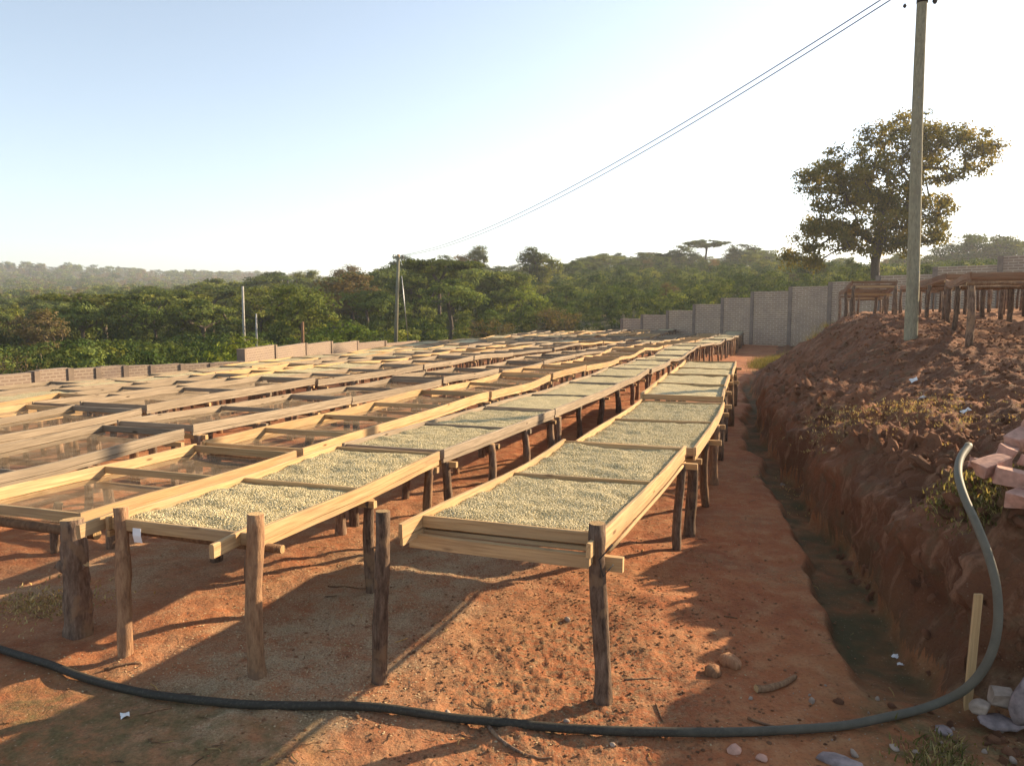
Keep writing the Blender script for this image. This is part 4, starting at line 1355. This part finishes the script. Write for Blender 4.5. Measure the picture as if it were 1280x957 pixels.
p2 = at_px(494, 50)
root = empty("stayed_pole", (p2[0], p2[1], flat_h(*p2)))
tag(root, "thin pale wooden pole with a stay wire behind the tables", "utility pole")
t2 = at_depth(498, 318, 50.0) - root.location
MB().tube([Vector((0, 0, -.3)), t2 * .5, t2], [.13, .115, .09], 10, .02).build("shaft", M['pole'], root)
MB().board([t2 + Vector((-.35, 0, -.25)), t2 + Vector((.35, 0, -.25))], .07, .08).build("crossarm", M['pole'], root)
for dx in (-.3, .3): MB().tube([t2 + Vector((dx, 0, -.2)), t2 + Vector((dx, 0, -.02))], [.05, .03], 8).build("insulator", M['steel'], root)
st0 = at_depth(502, 345, 50.0) - root.location; st1 = at_depth(510, 424, 50.5) - root.location
MB().tube([st0, st1], .03, 5).build("stay_wire", M['steel'], root)
# the two wires sagging between them
wt = at_depth(498, 321, 50.0)
for k, off in enumerate((0, 1)):
    a = at_depth(1152 + 6 * off, -32, 14.0) + Vector((-.05 + .09 * off, 0, -.02)); b = wt + Vector((-.15 + .3 * off, 0, .05))
    pts = []
    for u in np.linspace(0, 1, 40):
        p = a.lerp(b, float(u)); p.z -= 4 * .92 * u * (1 - u) * (1 + .05 * off)
        pts.append(p)
    w = MB().tube(pts, .0115, 5).build("power_wire", M['wire'])
    tag(w, ["upper of the two sagging wires crossing the sky", "lower of the two sagging wires crossing the sky"][k], "wire", "overhead wires")
for (px, y0, y1, D, r, lab, mat) in ((305.5, 358, 402, 60, .10, "thin pale concrete pole among the trees at left", 'concrete'), (321, 392, 420, 55, .07, "short thin pole among the trees, right of the pale one", 'concrete'),
                                     (378.5, 402, 440, 36.2, .075, "short wooden post rising from the taller brick wall", 'pole_bark')):
    x, y = at_px(px, D); zt = ztop_px(y0, D); zb = min(flat_h(x, y), ztop_px(y1, D))
    o = MB().tube([(0, 0, -.3), (0, 0, (zt - zb) * .5), (.02, 0, zt - zb)], [r * 1.1, r, r * .85], 8, .02).build("thin_pole" if D > 40 else "wooden_post", M[mat])
    o.location = (x, y, zb); tag(o, lab, "pole")

# ------------------------------------------------------------------ hose, stake, stones, bricks
hp = []
for px, py in ((-70, 790), (0, 816), (60, 834), (110, 853), (190, 873), (300, 884), (380, 888), (450, 887), (530, 896), (600, 908), (700, 916), (800, 919), (900, 920), (1000, 917), (1060, 911), (1120, 899)):
    p = at_ground(px, py); p.z += .026; hp.append(p)
up = [(1175, 880, 4.08), (1212, 856, 4.02), (1236, 824, 3.98), (1247, 782, 3.97), (1246, 735, 4.0), (1236, 695, 4.1), (1221, 655, 4.25),
      (1206, 622, 4.45), (1198, 594, 4.65), (1200, 574, 4.8), (1211, 556, 5.0)]
o_ = cam.location.copy()
dirs_ = [(at_depth(*u) - o_).normalized() for u in up]
dist = []
for u, d_ in zip(up, dirs_):                  # stay in front of the bank's rough face
    L_ = (at_depth(*u) - o_).length
    for dx, dy in ((0, 0), (10, 0), (-10, 0), (0, 12), (0, -12)):
        dd_ = (at_depth(u[0] + dx, u[1] + dy, u[2]) - o_).normalized()
        hit = NEAR_BVH.ray_cast(o_, dd_)[0]
        if hit is not None: L_ = min(L_, (hit - o_).length - .06)
    dist.append(L_)
dist = [min(dist[max(0, k - 1):k + 2]) for k in range(len(dist))]
for _ in range(2): dist = [dist[0]] + [(dist[k - 1] + 2 * dist[k] + dist[k + 1]) / 4 for k in range(1, len(dist) - 1)] + [dist[-1]]
hp += [o_ + d_ * L_ for d_, L_ in zip(dirs_, dist)]
def catmull(ps, n=6):
    out = []
    for i in range(len(ps) - 1):
        p0, p1, p2_, p3 = ps[max(0, i - 1)], ps[i], ps[i + 1], ps[min(len(ps) - 1, i + 2)]
        for k in range(n):
            t = k / n
            out.append(.5 * ((2 * p1) + (-p0 + p2_) * t + (2 * p0 - 5 * p1 + 4 * p2_ - p3) * t * t + (-p0 + 3 * p1 - 3 * p2_ + p3) * t ** 3))
    out.append(ps[-1]); return out
hs = catmull(hp)
for p in hs:
    if p.x < 2.2:
        g = H1(p.x, p.y) + .018
        if p.z < g: p.z = g
for _ in range(8):
    for i in range(1, len(hs) - 1): hs[i].z = max(hs[i].z * .5 + (hs[i-1].z + hs[i+1].z) * .25, 0)
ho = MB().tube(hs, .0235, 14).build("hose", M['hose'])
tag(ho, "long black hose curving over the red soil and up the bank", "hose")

b = at_depth(1209, 882, 4.10); tp = at_depth(1223, 742, 4.14)
b.z = min(b.z, H1(b.x, b.y)) - .05
so_ = MB().board([b, tp], .044, .022, .002, .001, side=(.97, -.1, .05)).build("wooden_stake", M['wood'])
tag(so_, "pale wooden stake leaning by the hose at the foot of the bank", "stake")

def stone(name, px, py, D, sz, seed, mat, label, cat, rot=(0, 0, 0), facet=True, group=None, drop=True):
    p = at_depth(px, py, D) if D else at_ground(px, py)
    me = blob_mesh(name, M[mat], seed, 3, .22, sz, False)
    o = link(bpy.data.objects.new(name, me)); o.location = p; o.rotation_euler = rot
    return tag(o, label, cat, group)
stone("stone", 1284, 868, 3.85, (.085, .08, .17), 61, 'lilac', "upright lilac grey stone at the bottom right edge", "stone", (.1, .15, .3))
stone("stone", 1226, 884, 3.95, (.060, .05, .045), 62, 'stone', "rounded tan stone below the wooden stake", "stone")
stone("stone", 1252, 901, 3.9, (.13, .08, .030), 63, 'lilac', "flat pale slab lying below the rounded tan stone", "stone", (.1, .05, .2))
me = MB().board([(-.05, 0, 0), (.05, .01, .0)], .07, .10, .012, .008).build("stone_block", M['stone'])
me.location = at_depth(1251, 871, 3.95); me.rotation_euler = (.2, .1, -.3); tag(me, "small squared stone block beside the upright lilac stone", "stone")
def on_ground_stone(px, py, sz, seed, mat, label):
    p = at_ground(px, py)
    me = blob_mesh("stone", M[mat], seed, 2, .25, sz)
    o = link(bpy.data.objects.new("stone", me)); o.location = (p.x, p.y, p.z + sz[2] * .35); o.rotation_euler = (0, 0, seed)
    return tag(o, label, "stone")
for k, (px, py, sz, mat, lab) in enumerate([
    (559, 893, (.020, .02, .03), 'stone', "small pale pointed stone behind the hose, left of centre"),
    (709, 775, (.03, .025, .02), 'stone', "grey stone lying under the nearest bean table"),
    (914, 830, (.085, .07, .05), 'crumb', "reddish clod of earth right of the nearest right post"),
    (893, 843, (.07, .06, .05), 'crumb', "smaller reddish clod left of the big one"),
    (1118, 935, (.032, .025, .016), 'stone', "small white stone in front of the hose at right"),
    (1050, 953, (.11, .06, .03), 'lilac', "grey flat stone at the bottom edge, right of centre"),
    (918, 939, (.042, .035, .03), 'brick', "brownish red lump in front of the hose"),
    (952, 949, (.035, .03, .018), 'brick', "pinkish flat stone at the bottom edge near the red lump"),
    (708, 902, (.02, .015, .013), 'stone', "tiny pale stone just behind the hose at centre"),
    (938, 873, (.016, .014, .012), 'stone', "tiny white stone near the short dry log"),
    (1178, 915, (.06, .045, .03), 'lilac', "pale grey stone half buried in grass below the hose"),
    (766, 931, (.018, .015, .012), 'stone', "tiny stone just in front of the hose"),
    (1145, 940, (.02, .016, .012), 'stone', "tiny pale stone in the grass at right"),
    (978, 606, (.045, .035, .02), 'stone', "small pale stone on the ditch's near side")]):
    on_ground_stone(px, py, sz, 70 + k, mat, lab)
# short logs and sticks
def stick(px0, py0, px1, py1, r, label, mat='pole_bark', name="dry_stick", lift=.0, bend=.0):
    a = at_ground(px0, py0); b = at_ground(px1, py1)
    pts = []
    nrm = (b - a).cross(Vector((0, 0, 1))).normalized()
    for u in np.linspace(0, 1, 7):
        p = a.lerp(b, float(u)) + nrm * math.sin(u * 3.1) * bend
        p.z = H1(p.x, p.y) + r * .7 + lift * math.sin(u * math.pi); pts.append(p)
    o = MB().tube(pts, [r * (1 - .4 * u) for u in np.linspace(0, 1, 7)], 8, .12).build(name, M[mat])
    return tag(o, label, "stick")
stick(945, 864, 994, 848, .024, "short thick dry log lying right of the front post", name="dry_log", bend=.02)
stick(610, 908, 655, 943, .012, "curved dark twig poking out under the hose at centre", 'bark', bend=.03)
stick(655, 943, 690, 946, .007, "thin pale twig in front of the hose at centre", bend=.01)
stick(130, 838, 176, 829, .010, "brown stick on the soil left of the second front post")
stick(175, 893, 215, 885, .008, "thin dark stick in front of the hose at left")
stick(935, 898, 985, 912, .009, "thin stick behind the hose, right of the post", bend=.02)
stick(820, 880, 828, 902, .006, "pale thin stick upright of the hose near the front post")
stick(780, 850, 826, 848, .005, "thin dark twig by the front right post's foot", 'bark')
stick(905, 770, 922, 773, .006, "small pale stick on the red path")
stick(410, 733, 470, 737, .006, "pale thin stick on the husks left of the front post")
for (px, py, lab) in ((156, 896, "crumpled white scrap on the soil in front of the hose at left"), (1120, 822, "white scrap in the ditch"), (1126, 832, "second white scrap lying beside the first in the ditch")):
    p = at_ground(px, py)
    bm = bmesh.new(); bmesh.ops.create_grid(bm, x_segments=3, y_segments=3, size=.022)
    for v in bm.verts: v.co.z = random.uniform(0, .02)
    me = bpy.data.meshes.new("litter_scrap"); bm.to_mesh(me); bm.free(); me.materials.append(M['paper'])
    o = link(bpy.data.objects.new("litter_scrap", me)); o.location = (p.x, p.y, p.z + .006); o.rotation_euler = (.2, .1, random.uniform(0, 6)); tag(o, lab, "litter")
for (px, py, s_, lab) in ((1142, 478, .07, "white scrap on the earth bank, topmost"), (1152, 500, .045, "white scrap on the earth bank, middle"), (1208, 516, .045, "white scrap on the earth bank, rightmost"), (978, 424, .10, "pale scrap in the grass below the wall")):
    p = at_ground(px, py)
    bm = bmesh.new(); bmesh.ops.create_grid(bm, x_segments=3, y_segments=3, size=s_)
    for v in bm.verts: v.co.z = random.uniform(0, s_ * .8)
    me = bpy.data.meshes.new("litter_scrap"); bm.to_mesh(me); bm.free(); me.materials.append(M['paper'])
    o = link(bpy.data.objects.new("litter_scrap", me)); o.location = (p.x, p.y, p.z + .01); o.rotation_euler = (.6, .1, random.uniform(0, 6)); tag(o, lab, "litter")

# heap of loose bricks at the right edge
BR = [  # px, py, D, rot, size scale, label
    (1222, 581, 4.85, (.1, .15, 1.1), .8, "broken pink brick at the left tip of the heap"),
    (1240, 584, 4.65, (.1, -.12, .35), 1.1, "long pale brick lying along the heap's left edge"),
    (1259, 566, 4.85, (.3, .1, .9), .95, "brick tilted behind the long pale one"),
    (1270, 597, 4.50, (.1, .12, -.5), 1.0, "squared pink brick in the middle of the heap's front"),
    (1279, 622, 4.40, (.15, -.1, .5), 1.05, "pink brick lowest in the heap, at its foot"),
    (1291, 580, 4.62, (.3, .1, 1.4), 1.0, "brick above the squared one at the picture's edge"),
    (1277, 549, 4.95, (.15, -.3, .5), .95, "pale brick high on the heap"),
    (1290, 531, 5.05, (.2, .3, 1.1), .95, "topmost pale brick of the heap at the right edge"),
    (1302, 607, 4.45, (.2, .1, .8), 1.0, "brick partly cut by the right edge of the picture"),
    (1310, 556, 4.85, (.0, .3, .4), 1.0, "brick at the back of the heap")]
for (px, py, D, rot, s_, lab) in BR:
    bm = bmesh.new(); bmesh.ops.create_cube(bm, size=1)
    for v in bm.verts: v.co = Vector((v.co.x * .215 * s_, v.co.y * .11 * s_, v.co.z * .085 * s_)) + Vector([random.uniform(-.018, .018) for _ in range(3)])
    vv = random.choice(bm.verts[:]); vv.co *= random.uniform(.5, .8)
    bmesh.ops.bevel(bm, geom=bm.edges[:], offset=.005, segments=1, affect='EDGES')
    bmesh.ops.subdivide_edges(bm, edges=bm.edges[:], cuts=1)
    for v in bm.verts: v.co += Vector([random.uniform(-.0035, .0035) for _ in range(3)])
    me = bpy.data.meshes.new("loose_brick"); bm.to_mesh(me); bm.free(); me.materials.append(M['brick'])
    o = link(bpy.data.objects.new("loose_brick", me)); o.location = at_depth(px, py, D); o.rotation_euler = rot
    tag(o, lab, "brick", "loose bricks heaped on the bank")

# ------------------------------------------------------------------ loose soil, husks, grass
clods = [proto(blob_mesh("soil_clod", M['clod'], 300 + i, 2, .3)) for i in range(4)]
crumbs = [proto(blob_mesh("soil_crumb", M['crumb'], 310 + i, 1, .35)) for i in range(3)]
HOSE = np.array([(p.x, p.y, p.z) for p in hs[::2]])
def scatter_area(name, protos, n, fn, size, label, cat, sq=(1, 1, .8), tilt=6.28, sink=.2, lim=None):
    """n tries of fn() -> (x, y, weight); keeps by weight"""
    P_ = fn(n)
    x, y = P_
    if lim:                                  # keep clear of the hose
        k = np.min(np.hypot(x[:, None] - HOSE[None, :, 0], y[:, None] - HOSE[None, :, 1]), 1) > lim
        x, y = x[k], y[k]
    z = HN(x, y)
    s = size(len(x))
    rot = np.stack([rng.uniform(0, tilt, len(x)), rng.uniform(0, tilt, len(x)), rng.uniform(0, 6.28, len(x))], -1)
    return scatter(name, protos, np.stack([x, y, z + s * (.5 - sink) * .6], -1), rot, np.stack([s * sq[0], s * sq[1], s * sq[2]], -1), label=label, cat=cat)
def f_bank(n):
    t = 3 + 22 * rng.uniform(0, 1, n) ** 1.7; e = .06 + rng.uniform(0, 1, n) * np.interp(t, [3, 8, 22], [2.2, 5, 5])
    c = cbank(t) + e
    return xy(t, c)
scatter_area("bank_clods", clods, 30000, f_bank, lambda n: .006 + .036 * rng.uniform(0, 1, n) ** 7, "crumbled clods of dug earth on the bank", "clods", lim=.07)
def f_chunk(n):
    t = 4.7 + 12 * rng.uniform(0, 1, n) ** 1.5; c = cbank(t) + rng.uniform(.12, .95, n)
    return xy(t, c)
chunks = [proto(blob_mesh("earth_chunk", M['clod'], 330 + i, 2, .45, (1.5, .8, .6), True)) for i in range(4)]
scatter_area("earth_chunks", chunks, 420, f_chunk, lambda n: .03 + .075 * rng.uniform(0, 1, n) ** 3, "blocky chunks of dug earth along the bank's broken edge", "earth chunks", sink=.65, lim=.22)
def f_mess(n):
    c = rng.normal(-1.1, .75, n); t = rng.normal(4.5, 1.5, n)
    k = (c < .9) & (t > 2.9)
    return xy(t[k], c[k])
scatter_area("soil_crumbs", crumbs, 11000, f_mess, lambda n: .002 + .014 * rng.uniform(0, 1, n) ** 5, "crumbs of dung and soil under the nearest table", "soil crumbs", (1, 1, .5), .5)
def f_path(n):
    t = 2.8 + 16 * rng.uniform(0, 1, n) ** 1.8; c = rng.uniform(-8, 1.2, n)
    k = c < cbank(t) - .02
    return xy(t[k], c[k])
scatter_area("path_crumbs", crumbs, 3200, f_path, lambda n: .002 + .012 * rng.uniform(0, 1, n) ** 6, "small crumbs of soil strewn over the red ground", "soil crumbs", (1, 1, .5), .5)
def f_rubble(n):
    t = rng.uniform(2.8, 4.7, n); c = rng.uniform(.2, 2.2, n)
    return xy(t, c)
scatter_area("rubble", [proto(blob_mesh("rubble_bit", M['stone'], 340 + i, 2, .3)) for i in range(3)] + clods[:2], 420, f_rubble, lambda n: .004 + .028 * rng.uniform(0, 1, n) ** 4, "small stones and lumps littering the ground by the hose", "rubble")
def stem_proto(mat, seed):
    random.seed(seed)
    me = MB().tube([(-.5, 0, 0), (-.1, random.uniform(-.1, .1), .03), (.25, random.uniform(-.1, .1), .05), (.5, random.uniform(-.1, .1), 0)], [.03, .028, .024, .015], 4).mesh("stem", M[mat]); return proto(me)
def f_stems(n):
    t = 2.7 + 9 * rng.uniform(0, 1, n) ** 2.2; c = rng.normal(-.9, 1.5, n)
    k = (c < cbank(t) - .05)
    return xy(t[k], c[k])
scatter_area("dry_stems", [stem_proto('pole_bark', 1), stem_proto('straw', 2), stem_proto('bark', 3)], 650, f_stems, lambda n: .025 + .10 * rng.uniform(0, 1, n) ** 3, "dry stems and twigs strewn over the trodden soil", "dry stems", (1, 1, 1), .25, .45)
random.seed(77)
# husk flakes
bm = bmesh.new(); bmesh.ops.create_grid(bm, x_segments=1, y_segments=1, size=1)
for v in bm.verts: v.co = Vector((v.co.x, v.co.y * .6, .25 * v.co.x * v.co.x))
me = bpy.data.meshes.new("husk_flake"); bm.to_mesh(me); bm.free(); me.materials.append(M['husk'])
hk = proto(me)
def f_husk(n):
    c = rng.normal(-2.75, .55, n); t = 3.35 + 4.2 * rng.uniform(0, 1, n)
    c2 = rng.uniform(-7, 0, n // 4); t2 = 3.2 + 7 * rng.uniform(0, 1, n // 4) ** 1.5
    return xy(np.concatenate([t, t2]), np.concatenate([c, c2]))
scatter_area("coffee_husks", [hk], 11000, f_husk, lambda n: rng.uniform(.003, .0075, n), "pale coffee husks strewn on the ground between the rows", "husks", (1, 1, 1), .6)
# grass blades
def tuft(seed, h, n, r):
    rr = np.random.default_rng(seed)
    V = []; Q = []; T = []
    for i in range(n):
        a = rr.uniform(0, 6.28); p = np.array([rr.normal(0, r), rr.normal(0, r), 0])
        d = np.array([math.cos(a), math.sin(a), 0]); hh = h * rr.uniform(.5, 1.2); ln = rr.uniform(.2, 1.1) * hh
        w = np.array([-d[1], d[0], 0]) * .0035
        b = len(V); tn = rr.uniform(0, 1)
        for u, k in ((0, 1), (.5, .8), (1, .1)):
            q = p + d * ln * u * u + np.array([0, 0, hh * (u - .25 * u * u)])
            V += [q - w * k, q + w * k]; T += [tn, tn]
        Q += [(b, b+1, b+3, b+2), (b+2, b+3, b+5, b+4)]
    return np_mesh("grass_tuft", np.array(V), np.array(Q), M['grass'], {"tone": np.array(T)}, smooth=False)
tufts = [proto(tuft(400 + i, .040, 14, .05)) for i in range(3)]
def f_grass(n):
    t = rng.uniform(5.2, 6.6, n); e = rng.uniform(.3, 2.0, n); c = cbank(t) + e
    x, y = xy(t, c)
    k = (fbm(x * 1.6, y * 1.6, 401, 2) > .0)
    t2 = rng.uniform(2.7, 4.6, n); c2 = rng.uniform(.1, 2.1, n)
    x2, y2 = xy(t2, c2)
    k2 = (fbm(x2 * 1.1, y2 * 1.1, 403, 2) > .08) & (c2 > .3 + (t2 - 2.7) * .35)
    return np.concatenate([x[k], x2[k2]]), np.concatenate([y[k], y2[k2]])
scatter_area("grass", tufts, 1300, f_grass, lambda n: rng.uniform(.6, 1.5, n), "short dry grass on the bank and by the hose", "grass", (1, 1, 1), .2, .5)
def f_farg(n):
    t = rng.normal(34.5, 2, n); c = cbank(t) + rng.uniform(-.2, 2.6, n)
    return xy(t, c)
scatter_area("far_grass", [proto(tuft(410, .3, 26, .16))], 900, f_farg, lambda n: rng.uniform(.5, 1.3, n), "patch of yellowish grass below the stepped wall", "grass", (1, 1, 1), .2, .5)
# straw on the bank
stw = [proto(tuft(420 + i, .02, 9, .05)) for i in range(2)]
for o_ in stw: o_.data.materials[0] = M['straw']
def f_straw(n):
    c0_ = at_ground(1105, 520)
    x = rng.normal(c0_.x, .45, n); y = rng.normal(c0_.y, .8, n)
    c1_ = at_ground(50, 755)
    return np.concatenate([x, rng.normal(c1_.x, .22, n // 3)]), np.concatenate([y, rng.normal(c1_.y, .18, n // 3)])
scatter_area("straw", stw, 500, f_straw, lambda n: rng.uniform(.8, 2.2, n), "wisps of dry straw on the bank's edge", "straw", (1, 1, 1), .3, .5)

# ------------------------------------------------------------------ haze
HZ = 0.00045
zmax = 75.0
hb = MB()
x0, x1, y0, y1, z0, z1 = -2400, 2400, -2400, 2400, -6, zmax
hb.v = [Vector(p) for p in ((x0, y0, z0), (x1, y0, z0), (x1, y1, z0), (x0, y1, z0), (x0, y0, z1), (x1, y0, z1), (x1, y1, z1), (x0, y1, z1))]
hb.f = [(3, 2, 1, 0), (4, 5, 6, 7), (0, 1, 5, 4), (1, 2, 6, 5), (2, 3, 7, 6), (3, 0, 4, 7)]
hb.uv = [[(0, 0)] * 4] * 6; hb.smooth = [False] * 6
hm = bpy.data.materials.new("pale_haze"); hm.use_nodes = True
hm.node_tree.nodes.remove(hm.node_tree.nodes["Principled BSDF"])
pv = hm.node_tree.nodes.new("ShaderNodeVolumePrincipled")
pv.inputs["Color"].default_value = (.86, .90, .96, 1); pv.inputs["Density"].default_value = HZ; pv.inputs["Anisotropy"].default_value = .35
hm.node_tree.links.new(pv.outputs[0], hm.node_tree.nodes["Material Output"].inputs["Volume"])
ho_ = hb.build("haze", hm); ho_["kind"] = "stuff"
